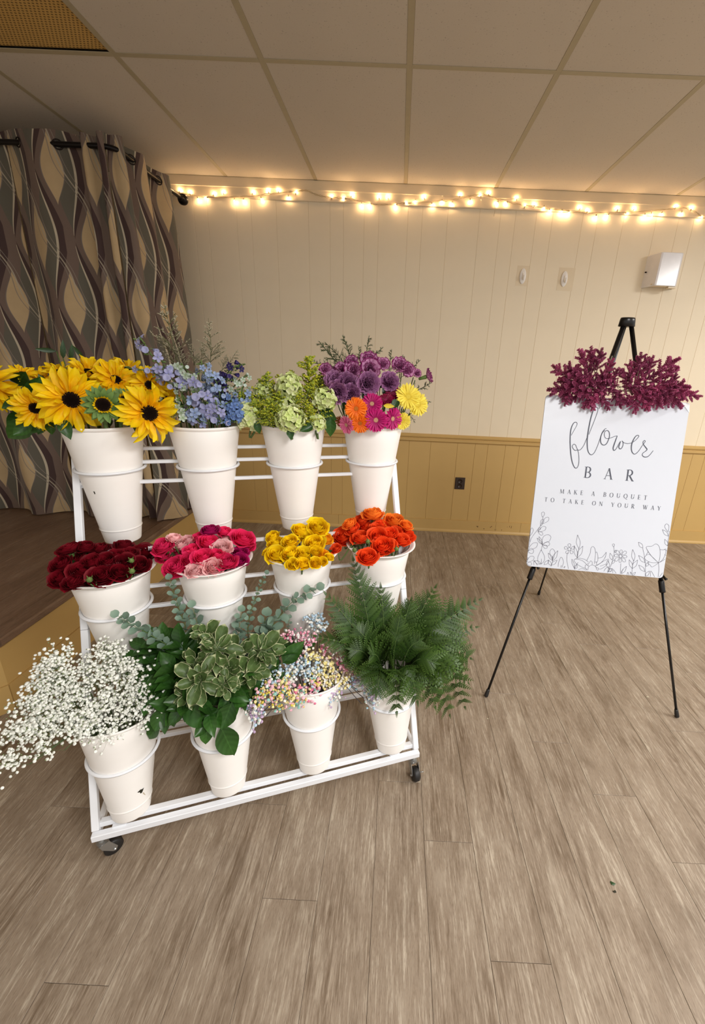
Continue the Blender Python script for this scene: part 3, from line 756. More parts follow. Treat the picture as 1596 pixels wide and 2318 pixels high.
script_strokes = [
 [(343,402,2),(372,350,2),(400,300,2.4),(405,272,3),(388,261,3.6),(366,275,5),(345,320,6.5),(334,380,7),(331,470,7),(337,580,7),(350,670,6.5),(370,728,5.5),(392,751,4),(412,735,3.4),(424,690,3.4),(424,620,3.2),(412,560,3.2),(385,562,3.4),(362,540,3.6),(355,515,3.4),(370,495,3),(390,505,3),(402,535,3),(418,558,3.2),(445,550,3),(478,505,2.8),(505,440,2.8),(520,405,2.8)],
 [(530,392,2.6),(565,305,2.8),(600,215,3),(625,140,3.4),(622,110,4),(604,101,5),(580,130,6.5),(552,215,8),(530,320,8),(515,420,8),(513,500,7),(522,570,6),(550,607,4.4),(585,590,3.2),(620,520,2.8),(648,440,2.8),(672,372,2.8),(700,335,2.6),(718,329,2.4)],
 [(700,345,3),(668,385,5),(654,440,6.5),(662,488,6),(690,505,5),(720,487,5),(745,430,5),(750,390,5),(740,358,4.4),(718,350,3.6),(697,372,3.2),(697,410,2.8),(716,434,2.6),(760,430,2.6),(805,412,2.6),(833,407,3)],
 [(833,407,3),(820,440,6),(800,495,7.5),(788,538,7),(797,562,5),(820,545,3.2),(845,500,3),(866,466,3.2),(858,495,5),(848,525,6),(862,546,5),(880,535,4),(893,505,4),(893,475,4),(882,460,3.2),(905,480,2.6),(945,489,2.6),(990,478,2.6),(1032,448,2.6),(1060,415,3),(1055,401,3.4),(1032,408,4.4),(1003,450,6.5),(984,505,7.5),(984,560,6.5),(1000,593,5),(1025,599,3.4),(1060,567,2.8),(1095,515,2.6),(1128,470,3),(1122,456,3.4),(1106,472,3.6),(1112,500,5),(1135,530,6.5),(1148,550,6),(1135,568,3.4),(1105,590,3),(1098,612,4),(1118,630,5),(1150,630,4),(1180,607,3),(1215,563,2.4)]]
b = MB()
for st in script_strokes:
    p = [t1(x, y) for x, y, _ in st]; w = [q[2] for q in st]
    P = sm2(p, 6); Wd = []
    for i in range(len(w)-1): Wd += [w[i] + (w[i+1]-w[i])*k/6 for k in range(6)]
    Wd.append(w[-1]); ribbon(b, P, [v*.00050 + .00065 for v in Wd])
centred(b, 'script_lettering', M_ink, sg, False)
# roman capitals: strokes in a unit-height box, (points, weight) with thick and thin strokes and slab serifs
TK, TN = .125, .045
def arc(cx_, cy_, rx, ry, a0, a1, n=14): return [(cx_+rx*cos(a0+(a1-a0)*i/n), cy_-ry*sin(a0+(a1-a0)*i/n)) for i in range(n+1)]
def sf(x, y, w=.13): return ([(x-w, y), (x+w, y)], .035)
def mod(pts):   # pen modulation: thick when running vertically
    o = []
    for i in range(len(pts)):
        a, c = pts[max(0, i-1)], pts[min(len(pts)-1, i+1)]; dx, dy = abs(c[0]-a[0]), abs(c[1]-a[1]); l = math.hypot(dx, dy) or 1
        o.append(TN + (TK-TN)*(dy/l)**1.5)
    return o
def vert(x, y0=0, y1=1, w=TK): return ([(x, y0), (x, y1)], w)
LT = {
 'B': (.64, [vert(.14), sf(.14, .985, .14), sf(.14, .015, .14), 'm', arc(.28, .25, .24, .25, pi/2, -pi/2), 'm', arc(.28, .74, .30, .26, pi/2, -pi/2), ([(.14, .0), (.28, .0)], TN), ([(.14, .49), (.28, .49)], TN), ([(.14, 1), (.28, 1)], TN)]),
 'A': (.74, [([(.37, -.02), (.08, 1)], TN), ([(.36, 0), (.66, 1)], TK), ([(.18, .66), (.54, .66)], TN), sf(.08, .985, .11), sf(.66, .985, .12)]),
 'R': (.70, [vert(.14), sf(.14, .985, .14), sf(.14, .015, .13), 'm', arc(.28, .26, .25, .26, pi/2, -pi/2), ([(.14, 0), (.28, 0)], TN), ([(.14, .52), (.30, .52)], TN), ([(.30, .5), (.62, .98), (.74, 1.0)], [TK, TK, TN])]),
 'M': (.98, [([(.14, 0), (.10, 1)], TN), ([(.13, 0), (.46, .95)], TK), ([(.46, .98), (.78, 0)], TN), ([(.80, 0), (.84, 1)], TK), sf(.10, .985, .10), sf(.84, .985, .12), sf(.11, .015, .07), sf(.83, .015, .08)]),
 'K': (.72, [vert(.14), sf(.14, .985, .13), sf(.14, .015, .13), ([(.16, .55), (.58, .02)], TN), ([(.28, .42), (.64, 1)], TK), sf(.60, .015, .09), sf(.67, .985, .10)]),
 'E': (.58, [vert(.14), sf(.08, .985, .08), sf(.08, .015, .08), ([(.14, .01), (.50, .01), (.51, .15)], TN), ([(.14, .49), (.42, .49)], TN), ([(.14, .99), (.50, .99), (.54, .82)], TN), ([(.42, .41), (.42, .57)], TN)]),
 'O': (.86, ['m', arc(.43, .5, .37, .5, 0, tau, 28)]),
 'Q': (.86, ['m', arc(.43, .5, .37, .5, 0, tau, 28), ([(.45, .98), (.65, 1.22), (.90, 1.26)], [TN, .09, TN])]),
 'U': (.82, [vert(.14, 0, .6), sf(.14, .015, .12), 'm', arc(.40, .62, .27, .38, pi, tau), ([(.68, 0), (.67, .64)], TN), sf(.68, .015, .10)]),
 'T': (.70, [vert(.35), sf(.35, .985, .14), ([(.03, .17), (.05, .01), (.65, .01), (.67, .17)], TN)]),
 'N': (.88, [([(.14, 0), (.14, 1)], TN), ([(.14, 0), (.72, 1)], TK), ([(.73, 0), (.73, 1)], TN), sf(.14, .985, .11), sf(.10, .015, .08), sf(.73, .015, .11)]),
 'Y': (.72, [vert(.36, .5, 1), ([(.06, 0), (.36, .55)], TK), ([(.64, 0), (.37, .55)], TN), sf(.36, .985, .14), sf(.07, .015, .11), sf(.63, .015, .09)]),
 'W': (1.08, [([(.06, 0), (.32, 1)], TK), ([(.32, 1), (.54, .05)], TN), ([(.52, .05), (.78, 1)], TK), ([(.78, 1), (.99, 0)], TN), sf(.07, .015, .11), sf(.52, .015, .09), sf(.98, .015, .09)])}
def textline(name, txt, x0, x1, ytop, h, label=None):
    """fit a letterspaced line of capitals between x0 and x1 (fractions of the board width)"""
    ws = [LT[c][0]*h if c != ' ' else h*.45 for c in txt]
    gap = ((x1-x0)*sw - sum(ws))/(len(txt)-1); x = x0*sw
    root_pts = []
    b = MB()
    for c, w in zip(txt, ws):
        if c != ' ':
            m_ = False
            for st in LT[c][1]:
                if isinstance(st, str): m_ = True; continue
                LIFT[0] += .000004
                if m_: pts = st; wd = [v*h for v in mod(st)]; m_ = False
                else: pts, wd = st; wd = [v*h for v in wd] if isinstance(wd, list) else wd*h
                ribbon(b, [(x+p[0]*h, ytop*sh+p[1]*h) for p in pts], wd)
        x += w + gap
    LIFT[0] = .0005
    return centred(b, name, M_ink, sg, False)
textline('capital_lettering', 'BAR', .338, .690, .389, .0425)
textline('small_lettering', 'MAKE A BOUQUET', .182, .803, .5275, .0168)
textline('small_lettering', 'TO TAKE ON YOUR WAY', .078, .909, .5825, .0162)
# line-drawn plants along the foot of the sign, measured off the photograph
t2 = lambda x, y: s2(1190+x/4.694, 1140+y/4.694)
LB = MB(); LW = .00105
def ln(pts, closed=False, n=5):
    p = [t2(*q) for q in pts]; p = [(min(max(x, .001), sw-.001), min(max(y, .001), sh-.001)) for x, y in p]
    ribbon(LB, sm2(p+[p[0]] if closed else p, n), LW)
def lf(x0, y0, x1, y1, w=.32, rnd=False):
    """leaf or petal outline from base to tip"""
    dx, dy = x1-x0, y1-y0; nx, ny = -dy*w, dx*w; k = .55 if not rnd else .68
    if rnd: ln([(x0, y0), (x0+dx*.35+nx*.7, y0+dy*.35+ny*.7), (x0+dx*.75+nx, y0+dy*.75+ny), (x1, y1), (x0+dx*.75-nx, y0+dy*.75-ny), (x0+dx*.35-nx*.7, y0+dy*.35-ny*.7), (x0, y0)])
    else:
        ln([(x0, y0), (x0+dx*.45+nx, y0+dy*.45+ny), (x1, y1)]); ln([(x1, y1), (x0+dx*.45-nx, y0+dy*.45-ny), (x0, y0)])
ln([(12,460),(60,370),(110,300),(150,245),(175,195),(185,145)])
for a in ((180,145,187,88,.28,1),(175,215,245,148,.22,1),(160,240,185,165,.2,1),(130,300,215,250,.22,1),(130,290,158,255,.2,1),(130,295,182,330,.25,1),(45,345,70,258,.2,1),(18,500,125,420,.2,1),(18,510,85,500,.4,1),(8,620,88,565,.25,1),(5,600,25,575,.3,1),(8,640,65,640,.3,1)): lf(*a)
ln([(45,405),(40,350),(38,335)])
ln([(178,435),(175,390),(195,345),(240,330),(268,355),(250,400),(215,412),(178,435)])
for a in ((178,435,120,365,.14,0),(178,435,142,350,.14,0),(178,435,256,425,.28,1),(178,438,228,470,.3,1)): lf(*a)
ln([(178,438),(165,500)]); ln([(165,490),(130,570),(135,625),(165,640),(195,610),(200,560),(165,490)]); ln([(168,585),(165,645)])
for a in ((285,600,283,480,.22,1),(285,605,240,525,.18,0),(285,610,342,500,.15,0),(272,655,335,600,.18,0),(272,660,238,598,.2,0),(165,640,88,608,.2,0),(195,650,250,600,.2,0)): lf(*a)
ln([(285,560),(285,620),(268,668)])
ln([(88,655),(90,605),(125,655)]); ln([(345,670),(352,620),(378,568),(402,620),(385,680)]); ln([(372,680),(380,655)]); ln([(402,682),(418,665),(412,686)])
for k in range(5):
    a = -pi/2 + k*tau/5; lf(465+16*cos(a), 483+16*sin(a), 465+56*cos(a), 483+58*sin(a), .38, True)
ln([(465+17*cos(k), 483+17*sin(k)) for k in (0, 1.05, 2.1, 3.14, 4.2, 5.24)], True)
ln([(443,520),(438,600),(455,693)])
lf(566, 480, 552, 332, .14); lf(548, 578, 515, 445, .12); lf(548, 575, 608, 450, .16); ln([(566,470),(556,530),(548,582)])
ln([(520,690),(495,640),(492,590),(515,640),(520,690)]); ln([(520,695),(545,640),(560,625)]); lf(520, 697, 545, 645, .3)
# big open bloom
ln([(668,665),(600,605),(520,590),(530,630),(590,670),(640,690)]); ln([(520,590),(560,580),(620,590),(668,620)])
ln([(650,605),(685,530),(692,480),(712,455),(735,475),(742,530),(735,600),(728,625)])
ln([(742,520),(755,515),(768,560),(765,610),(748,630)]); ln([(765,580),(810,570),(835,545),(857,518),(845,570),(810,620),(755,655)]); ln([(755,660),(830,610),(880,590),(870,640),(810,690),(775,695)]); ln([(790,665),(860,640)])
ln([(680,625),(692,607),(708,625),(705,650)]); ln([(728,640),(745,615),(755,640),(740,670)]); ln([(668,660),(640,650),(632,680),(655,705)]); ln([(668,650),(660,635),(680,630)]); ln([(745,680),(772,685),(765,715)])
ln([(708+47*cos(k), 700+48*sin(k)) for k in (3.0, 3.5, 4.0, 4.5, 4.95, 5.4, 5.9, 6.4)])
ln([(560,703),(600,690),(640,705)]); ln([(830,720),(850,690),(880,672),(890,715)]); lf(870, 722, 915, 690, .3); lf(880, 725, 925, 690, .25)
ln([(870,735),(905,660),(930,590),(940,520),(936,455)]); lf(935, 460, 932, 427, .35, True)
lf(918, 600, 897, 525, .2); lf(915, 640, 950, 595, .2); lf(880, 690, 870, 600, .2); lf(945, 520, 962, 497, .35, True)
for k in range(8):
    a = -pi/2 + .1 + k*tau/8; r2 = 78 if k % 2 else 68; lf(1009+16*cos(a), 558+18*sin(a), 1009+r2*cos(a), 558+r2*sin(a), .26, True)
ln([(1009+16*cos(k), 558+17*sin(k)) for k in (0, 1.05, 2.1, 3.14, 4.2, 5.24)], True)
ln([(1011,635),(1005,745)]); lf(1020, 745, 1072, 665, .16); ln([(925,738),(930,700),(962,742)]); ln([(1078,755),(1085,728),(1098,758)])
lf(1150, 610, 1137, 487, .15); lf(1133, 690, 1100, 595, .16); lf(1133, 690, 1190, 598, .18); ln([(1148,600),(1135,660),(1128,760)]); lf(1135, 762, 1168, 728, .2); ln([(1120,755),(1112,725),(1128,745)])
lf(1245, 472, 1198, 408, .22); ln([(1243,470),(1262,560),(1272,640),(1270,770)]); lf(1268, 628, 1200, 550, .18); lf(1268, 722, 1200, 652, .18); lf(1280, 668, 1308, 618, .25)
ln([(1410,628),(1340,560),(1285,480),(1290,455),(1340,452),(1382,428),(1415,450),(1428,500),(1425,580),(1410,628)])
ln([(1410,628),(1330,625),(1268,590),(1270,560),(1310,538),(1350,570),(1410,628)]); ln([(1425,488),(1465,492),(1490,482),(1485,530),(1460,590),(1415,630)]); ln([(1410,630),(1450,610),(1480,590)])
ln([(1410,632),(1370,660),(1340,672),(1320,650),(1295,635),(1300,622)]); ln([(1285,480),(1300,510),(1280,545)]); ln([(1300,510),(1320,535)]); ln([(1412,632),(1415,700),(1408,780)]); ln([(1470,485),(1500,500)]); ln([(1478,540),(1490,552)])
ln([(1510,450),(1515,380),(1528,290)]); lf(1512, 300, 1495, 215, .25, True); lf(1515, 345, 1452, 275, .18); lf(1508, 450, 1478, 378, .2); 
ln([(1325,775),(1330,715),(1370,778)]); lf(1275, 772, 1315, 715, .22); ln([(1420,780),(1455,735)]); ln([(645,706),(648,692)]); ln([(1012,744),(1022,715),(1040,700)])
centred(LB, 'line_drawing', M_line, sg, False)
cf = [sgp(.925, .003, .0008), sgp(.995, .003, .001), sgp(1.0, .055, .003), sgp(.965, .022, .0015)]
M_film = simple('clear_film', (246, 247, 248), .12)
centred(MB().add(cf, [(0, 3, 1), (3, 2, 1)]), 'corner_film', M_film, sg, False)
# ---------------------------------------------------------------- plant materials
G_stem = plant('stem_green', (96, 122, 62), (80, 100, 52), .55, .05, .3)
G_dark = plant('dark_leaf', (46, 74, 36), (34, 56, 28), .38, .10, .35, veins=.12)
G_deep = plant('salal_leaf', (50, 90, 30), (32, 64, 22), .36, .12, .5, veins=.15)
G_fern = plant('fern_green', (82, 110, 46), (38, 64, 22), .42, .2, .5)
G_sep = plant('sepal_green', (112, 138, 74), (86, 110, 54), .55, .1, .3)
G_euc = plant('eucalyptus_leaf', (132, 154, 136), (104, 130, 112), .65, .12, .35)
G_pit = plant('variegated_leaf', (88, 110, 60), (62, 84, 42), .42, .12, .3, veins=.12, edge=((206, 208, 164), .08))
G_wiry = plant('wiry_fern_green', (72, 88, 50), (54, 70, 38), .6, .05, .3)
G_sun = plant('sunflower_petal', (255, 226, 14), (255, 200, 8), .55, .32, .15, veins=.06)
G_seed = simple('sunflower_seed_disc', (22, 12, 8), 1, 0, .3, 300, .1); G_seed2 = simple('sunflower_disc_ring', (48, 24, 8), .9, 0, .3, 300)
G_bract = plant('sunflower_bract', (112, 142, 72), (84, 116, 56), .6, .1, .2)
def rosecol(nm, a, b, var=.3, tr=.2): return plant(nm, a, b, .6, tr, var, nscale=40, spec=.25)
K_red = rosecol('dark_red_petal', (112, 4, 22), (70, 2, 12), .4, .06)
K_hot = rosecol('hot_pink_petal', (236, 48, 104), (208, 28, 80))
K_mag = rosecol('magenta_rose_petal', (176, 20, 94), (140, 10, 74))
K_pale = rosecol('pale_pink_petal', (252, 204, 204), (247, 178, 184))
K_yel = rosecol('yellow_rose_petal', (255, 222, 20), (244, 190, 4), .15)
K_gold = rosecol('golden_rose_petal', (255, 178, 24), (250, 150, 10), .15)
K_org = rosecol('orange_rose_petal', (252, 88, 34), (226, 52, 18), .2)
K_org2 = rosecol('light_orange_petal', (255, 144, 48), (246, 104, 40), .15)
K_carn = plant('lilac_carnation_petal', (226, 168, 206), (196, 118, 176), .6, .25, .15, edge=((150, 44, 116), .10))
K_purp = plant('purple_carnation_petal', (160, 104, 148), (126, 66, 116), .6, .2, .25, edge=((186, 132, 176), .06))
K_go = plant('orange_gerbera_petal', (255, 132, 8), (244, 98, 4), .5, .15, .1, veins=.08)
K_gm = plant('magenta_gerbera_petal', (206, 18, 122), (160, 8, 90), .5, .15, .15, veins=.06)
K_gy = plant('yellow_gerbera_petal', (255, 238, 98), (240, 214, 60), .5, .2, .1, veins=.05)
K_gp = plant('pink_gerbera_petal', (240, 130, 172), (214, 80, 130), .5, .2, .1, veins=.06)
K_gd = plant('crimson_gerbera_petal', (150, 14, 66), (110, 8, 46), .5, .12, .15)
M_gc = simple('gerbera_centre', (196, 150, 120), .8, 0, .4, 400); M_gc2 = simple('gerbera_centre_dark', (150, 30, 84), .8, 0, .3, 400); M_gcy = simple('gerbera_centre_yellow', (214, 190, 60), .8, 0, .2, 400); M_gco = simple('gerbera_centre_orange', (186, 104, 20), .8, 0, .3, 400)
K_hyd = plant('hydrangea_petal', (226, 236, 168), (204, 220, 130), .55, .2, .25)
K_hydw = plant('hydrangea_petal_pale', (238, 238, 200), (214, 226, 150), .55, .2, .15)
K_sol = simple('goldenrod_bud', (188, 188, 40), .7, 0, .35, 200); K_sol2 = simple('goldenrod_bud_green', (142, 158, 52), .7, 0, .35, 200)
K_dl = [plant('delphinium_sky', (160, 178, 210), (134, 152, 192), .55, .2, .25), plant('delphinium_lilac', (172, 174, 208), (146, 146, 192), .55, .2, .25),
        plant('delphinium_pale', (206, 216, 208), (168, 190, 160), .55, .2, .2), plant('delphinium_violet', (52, 38, 100), (36, 24, 78), .5, .1, .3), plant('delphinium_blue', (112, 142, 192), (88, 114, 172), .55, .2, .25)]
K_lim = simple('limonium_white', (186, 176, 150), .8, 0, .15, 200); G_lims = simple('limonium_stem', (104, 104, 72), .7)
K_gyp = simple('gypsophila_white', (246, 247, 238), .7, 0, .05, 300); G_gyps = simple('gypsophila_stem', (92, 108, 66), .6); G_gypd = simple('gypsophila_bud', (128, 142, 96), .7)
TINT = {n_: simple('tint_'+n_, c, .7, 0, .06, 300) for n_, c in dict(blue=(186, 210, 228), yellow=(246, 232, 160), pink=(244, 190, 202), rose=(228, 126, 156), lilac=(196, 170, 200), white=(238, 236, 228), peach=(250, 200, 168), aqua=(150, 202, 190), gold=(226, 204, 86)).items()}
G_tst = simple('tinted_stem', (70, 66, 68), .6); G_tst2 = simple('tinted_stem_purple', (104, 78, 92), .6)
K_hea = plant('plum_heather', (206, 108, 150), (168, 80, 122), .6, .3, .4); K_hea2 = simple('heather_stem', (116, 96, 80), .7)
K_brown = plant('withered_orange', (176, 92, 34), (140, 70, 24), .7, .1, .2)

# ---------------------------------------------------------------- plant shapes
def leafmesh(name, mat, width, L=1.0, curl=.0, cup=.0, wave=0, nu=5, nv=7, prof='leaf', tipz=0, wfreq=3, rag=0):
    def w(t):
        if prof == 'leaf': return width*(sin(pi*min(1, t**.8*1.0)))**.9 + .004
        if prof == 'petal': return width*(.28 + .72*sin(pi*min(1, t*.78+.04))) * (1 if t < .8 else max(.03, (1-((t-.8)/.2)**1.6)))
        if prof == 'obov': return width*(.12 + .88*sin(pi*min(1, (t**1.45)*.86))) * (1 if t < .86 else max(.1, sqrt(max(0, 1-((t-.86)/.14)**2))))
        if prof == 'round': return width*sqrt(max(.0008, 1-(2*t-1)**2))
        if prof == 'strap': return width*(.55 + .45*min(1, t*2.2)) * (1 if t < .84 else max(.06, sqrt(max(0, 1-((t-.84)/.16)**2))))
    def f(a, t):
        u = (a-.5)*2; ww = w(t); x = u*ww*(1+rag*sin(t*31+u*3))
        z = curl*t*t + cup*(u*u)*ww*2 + wave*sin(t*wfreq*tau/2 + u*1.5)*abs(u)*.5 + tipz*max(0, t-.7)
        return (x*L, t*L*(1-.12*abs(curl)*t), z*L)
    return MB().grid(nu, nv, f)
def variants(n, fn): return [fn(i) for i in range(n)]
PR = {}
# --- roses: cupped petals wound round an axis
def rose_petal(b, th, half, rm, rt, h, lip, seed=0, nu=7, nv=7, spiral=.10, ruf=0, base=.10, hb=0):
    def f(a, t):
        s = (a-.5)*2; ang = th + s*half
        k = min(1, t/.62); k = k*k*(3-2*k); r = base + (rm-base)*k
        if t > .62: q = (t-.62)/.38; r += (rt-rm)*q**1.5
        r *= 1 + spiral*s
        hh = h*(1-.30*abs(s)**2.6)
        z = hb + hh*(t**.92)
        if lip and t > .72: q = (t-.72)/.28; z -= lip*q*q*h*(.7+.5*cos(s*2.2+seed)); r += lip*.35*q*q
        if ruf: z += ruf*sin(s*9+seed*2.1)*t*t; r += ruf*.9*sin(s*7+seed*3.3)*t*t
        return (r*cos(ang), r*sin(ang), z)
    return b.grid(nu, nv, f)
def rose_core(seed, open_=1.0, ruf=.02):
    rr = random.Random(seed); b = MB()
    for n, rm, rt, h, hf in ((2, .09, .07, .98, 2.1), (3, .18*open_, .15*open_, 1.02, 1.6), (3, .28*open_, .26*open_, 1.03, 1.35), (4, .39*open_, .38*open_, 1.01, 1.15), (4, .50*open_, .51*open_, .98, 1.05), (5, .61*open_, .64*open_, .94, .95)):
        o = rr.random()*6
        for i in range(n): rose_petal(b, o + tau*i/n + rr.uniform(-.15, .15), hf, rm, rt*rr.uniform(.95, 1.08), h*rr.uniform(.96, 1.03), .05, rr.random()*6, 7, 6, .12, ruf*.5)
    return b
def rose_kit(key, mat, ruf=.035, open_=1.0):
    if key in PR: return PR[key]
    cores = [rose_core(i, open_, ruf).mesh('bloom_core', mat) for i in range(3)]
    mid = [rose_petal(MB(), 0, .88, .74*open_, .80*open_, .88, .08, s*2.1, 8, 7, .08, ruf).mesh('petal', mat) for s in range(3)]
    outp = [rose_petal(MB(), 0, .80, .84*open_, .98*open_, .76, .18, s*1.7, 8, 7, .06, ruf).mesh('petal', mat) for s in range(3)]
    PR[key] = (cores, mid, outp); return PR[key]
def calyx():
    if 'calyx' not in PR:
        b = MB().lathe([(.0001, -.30), (.10, -.28), (.17, -.16), (.16, -.02), (.22, .05), (.0001, .06)], 10)
        s = leafmesh('s', None, .12, .62, .25, .1, nu=3, nv=5)
        for i in range(5): b.join(s, Matrix.Rotation(tau*i/5, 4, 'Z') @ Matrix.Translation((0, .14, -.02)) @ Matrix.Rotation(.75, 4, 'X'))
        PR['calyx'] = b.mesh('sepals', G_sep)
    return PR['calyx']
def stem_to(root, head, ax, key, r=.0022, mat=None, depth=.85, name='stem', spread=.45):
    """stem from a flower's neck down into its bucket"""
    bot, top, bax, M, _ = BK[key]
    q = M.inverted() @ head; lat = Vector((q.x, q.y, 0)); l = lat.length; lim = .080
    rim = lat * (min(l*.7, lim)/(l or 1)) if l > 0 else lat
    p1 = M @ Vector((rim.x, rim.y, min(q.z-.004, BH-.012) if l < .09 else BH+.006)); p2 = M @ Vector((rim.x*spread, rim.y*spread, BH*(1-depth)+.01))
    hd = head - ax*.012
    if l >= .09 and q.z > BH: p1 = M @ Vector((rim.x*1.15, rim.y*1.15, BH-.008)); pts = spline([hd, hd.lerp(p1, .6) + Vector((0, 0, -.006)), p1, p2], 4)
    elif l >= .09: pts = spline([hd, hd - ax*min(.04, (hd-p1).length*.4), p1, p2], 4)
    else: pts = spline([hd, p1.lerp(hd, .15) if (hd-p1).length > .03 else p1, p2], 4)
    o = centred(MB().tube(pts, r, 6), name, mat or G_stem, root); return pts
def leaf_on(root, p, dirv, nrm, L, me, name='leaf'):
    """leaf from p along dirv with its face towards nrm"""
    y = Vector(dirv).normalized(); z = Vector(nrm) - y*Vector(nrm).dot(y); z = z.normalized() if z.length > 1e-4 else y.orthogonal().normalized()
    M = Matrix((y.cross(z), y, z)).transposed().to_4x4(); M.translation = p
    return ob(name, me, root, M @ Matrix.Scale(L, 4))
ME = lambda b, n, m: b.mesh(n, m)
L_rose = [ME(leafmesh('l', None, .32, 1, c, .25, .04, 5, 7), 'leaf', G_dark) for c in (-.25, -.05, .15)]
L_salal = [ME(leafmesh('l', None, w, 1, c, .22, .05, 5, 8), 'leaf', G_deep) for c, w in ((-.25, .30), (-.1, .27), (.12, .33), (-.4, .28))]
L_pit = [ME(leafmesh('l', None, .23, 1.12, c, .30, .13, 7, 9, 'obov', 0, 5), 'leaf', G_pit) for c in (-.30, -.12, .10, -.45)]
L_euc = [ME(leafmesh('l', None, .48, 1, c, .10, 0, 5, 6, 'round'), 'leaf', G_euc) for c in (-.1, .1, .25)]
L_thin = [ME(leafmesh('l', None, .13, 1, c, .2, 0, 3, 6), 'leaf', G_dark) for c in (-.2, .1)]
L_hyd = [ME(leafmesh('l', None, .30, 1, c, .22, .05, 5, 8, 'leaf', 0, 5, .02), 'leaf', G_deep) for c in (-.35, -.15)]

def make_rose(label, p, ax, size, key, kit, group, leaves=1, stemmed=True, n_out=4, n_mid=4):
    root = thing('rose', label, 'rose', p - ax*size*.5, group)
    ax = Vector(ax).normalized(); cores, mid, outp = kit; tw = R(pi)
    base = p - ax*size*.70; M = TRS(base, orient(ax, tw), size)
    ob('bloom_core', random.choice(cores), root, M @ Matrix.Scale(R(.95, 1.08), 4, (0, 0, 1)))
    for n, kk, ph in ((n_mid, mid, 0), (n_out, outp, .6)):
        for i in range(n): ob('petal', random.choice(kk), root, M @ Matrix.Rotation(ph + tau*i/n + R(.2), 4, 'Z') @ Matrix.Scale(R(.92, 1.06), 4))
    ob('sepals', calyx(), root, M)
    if stemmed:
        pts = stem_to(root, base - ax*size*.2, ax, key, .0021)
        for k in range(leaves):
            q = pts[min(6+k, len(pts)-2)]; dv = Vector((R(1), R(1), .25)); leaf_on(root, q, dv, UP, R(.028, .042), random.choice(L_rose))
    return root

def label_rows(items, fmt, rows=3, yk=lambda t: t[1], xk=lambda t: t[0]):
    """names each flower by its row (nearest the rim first) and its place along that row"""
    idx = sorted(range(len(items)), key=lambda i: -yk(items[i])); n = len(items); per = math.ceil(n/rows); out = [None]*n
    nm = {1: ['only row'], 2: ['front row', 'back row'], 3: ['front row', 'middle row', 'back row'], 4: ['front row', 'second row', 'third row', 'back row']}[rows]
    for r in range(rows):
        row = sorted(idx[r*per:(r+1)*per], key=lambda i: xk(items[i]))
        for k, i in enumerate(row): out[i] = fmt(items[i]) + ', ' + nth(k, len(row)) + ' in the ' + nm[r]
    return out
def view_ax(p, fx, fy):
    """flower axis from its look in the photograph: 0,0 faces the lens, fx to the right, fy upward"""
    v = (CAM - p).normalized(); return (v + r_*fx*1.0 - d_*fy).normalized() if abs(fx)+abs(fy) < 1.5 else (r_*fx - d_*fy + v*.3).normalized()

# ---------------------------------------------------------------- roses on the middle tier
def rose_bucket(key, items, word, bmax, axk=.75):
    """items: px, py, size(px), kind"""
    bot, top, bax, M, _ = BK[key]; c = top
    labs = label_rows(items, lambda t_: word.get(t_[3], word[''])[0], bmax)
    for it, lb in zip(items, labs):
        px, py, sz, kd = it[:4]; kit = word.get(kd, word[''])[1]
        best = None; tall = it[4] if len(it) > 4 else 0
        for k in range(64):                # the spot along the line of sight that best fits a dome of blooms over the rim
            zz = .012 + .0022*k; q_ = onz(px, py, top.z+zz); l_ = math.hypot(q_.x-c.x, q_.y-c.y)
            e = abs(zz - (tall or .012 + .040*(1-min(1, l_/.1)**2))) + 2.5*max(0, l_-.094)
            if best is None or e < best[0]: best = (e, q_)
        p = best[1]
        lat = Vector((p.x-c.x, p.y-c.y, 0))
        dist = (p-CAM).dot(f_); size = sz/2*dist/F*1.16
        ax = (UP*1.0 + lat*5*axk + (CAM-p).normalized()*.40 + Vector((R(.3), R(.3), 0))).normalized()
        if kd == 'up': ax = (UP + Vector((R(.1), R(.1), 0))).normalized()
        make_rose(lb + ' of ' + word['of'], p, ax, size*1.04, key, kit, word['g'])
sc5 = lambda x, y: (100+x/6.138, 1200+y/6.138)
red = [(330,240,42),(560,220,42),(770,240,36),(940,250,42),(1110,205,40),(1390,290,44),(1195,305,34),(215,460,44),(330,560,36),(205,650,44),(520,545,48),(650,425,44),(860,430,46),(790,625,50),(380,710,44),(1045,575,42),(1320,475,40),(1110,440,40),(600,330,34),(940,560,32),(500,690,40),(420,420,38),(1000,330,34)]
rose_bucket((1, 0), [(*sc5(x, y), s, '') for x, y, s in red], {'': ('dark red rose', rose_kit('red', K_red)), 'of': 'its bucket', 'g': 'dark red roses in the left middle bucket'}, 3)
sc6 = lambda x, y: (330+x/5.911, 1160+y/5.911)
pink = [(215,445,46,''),(225,590,30,''),(385,720,52,''),(435,520,34,''),(560,620,34,''),(620,495,34,''),(765,580,44,''),(855,225,36,'up',.075),(850,390,46,''),(700,330,34,''),(1040,245,32,''),(1310,330,50,''),(1070,640,46,''),(1240,640,38,'m'),(1270,520,32,'m'),(375,330,30,'p'),(460,425,36,'p'),(560,360,30,'p'),(1080,335,42,'p'),(1020,470,44,'p'),(640,770,38,'p'),(770,745,28,'p'),(905,720,42,'p'),(1340,440,36,''),(940,560,34,'')]
rose_bucket((1, 1), [(*sc6(*t_[:2]), *t_[2:]) for t_ in pink],
            {'': ('hot pink rose', rose_kit('hot', K_hot)), 'up': ('upright magenta-pink rose', rose_kit('mag', K_mag)), 'm': ('magenta rose', rose_kit('mag', K_mag)), 'p': ('ruffled pale pink spray rose', rose_kit('pale', K_pale, .07, .95)), 'of': 'its bucket', 'g': 'pink roses in the middle tier'}, 4)
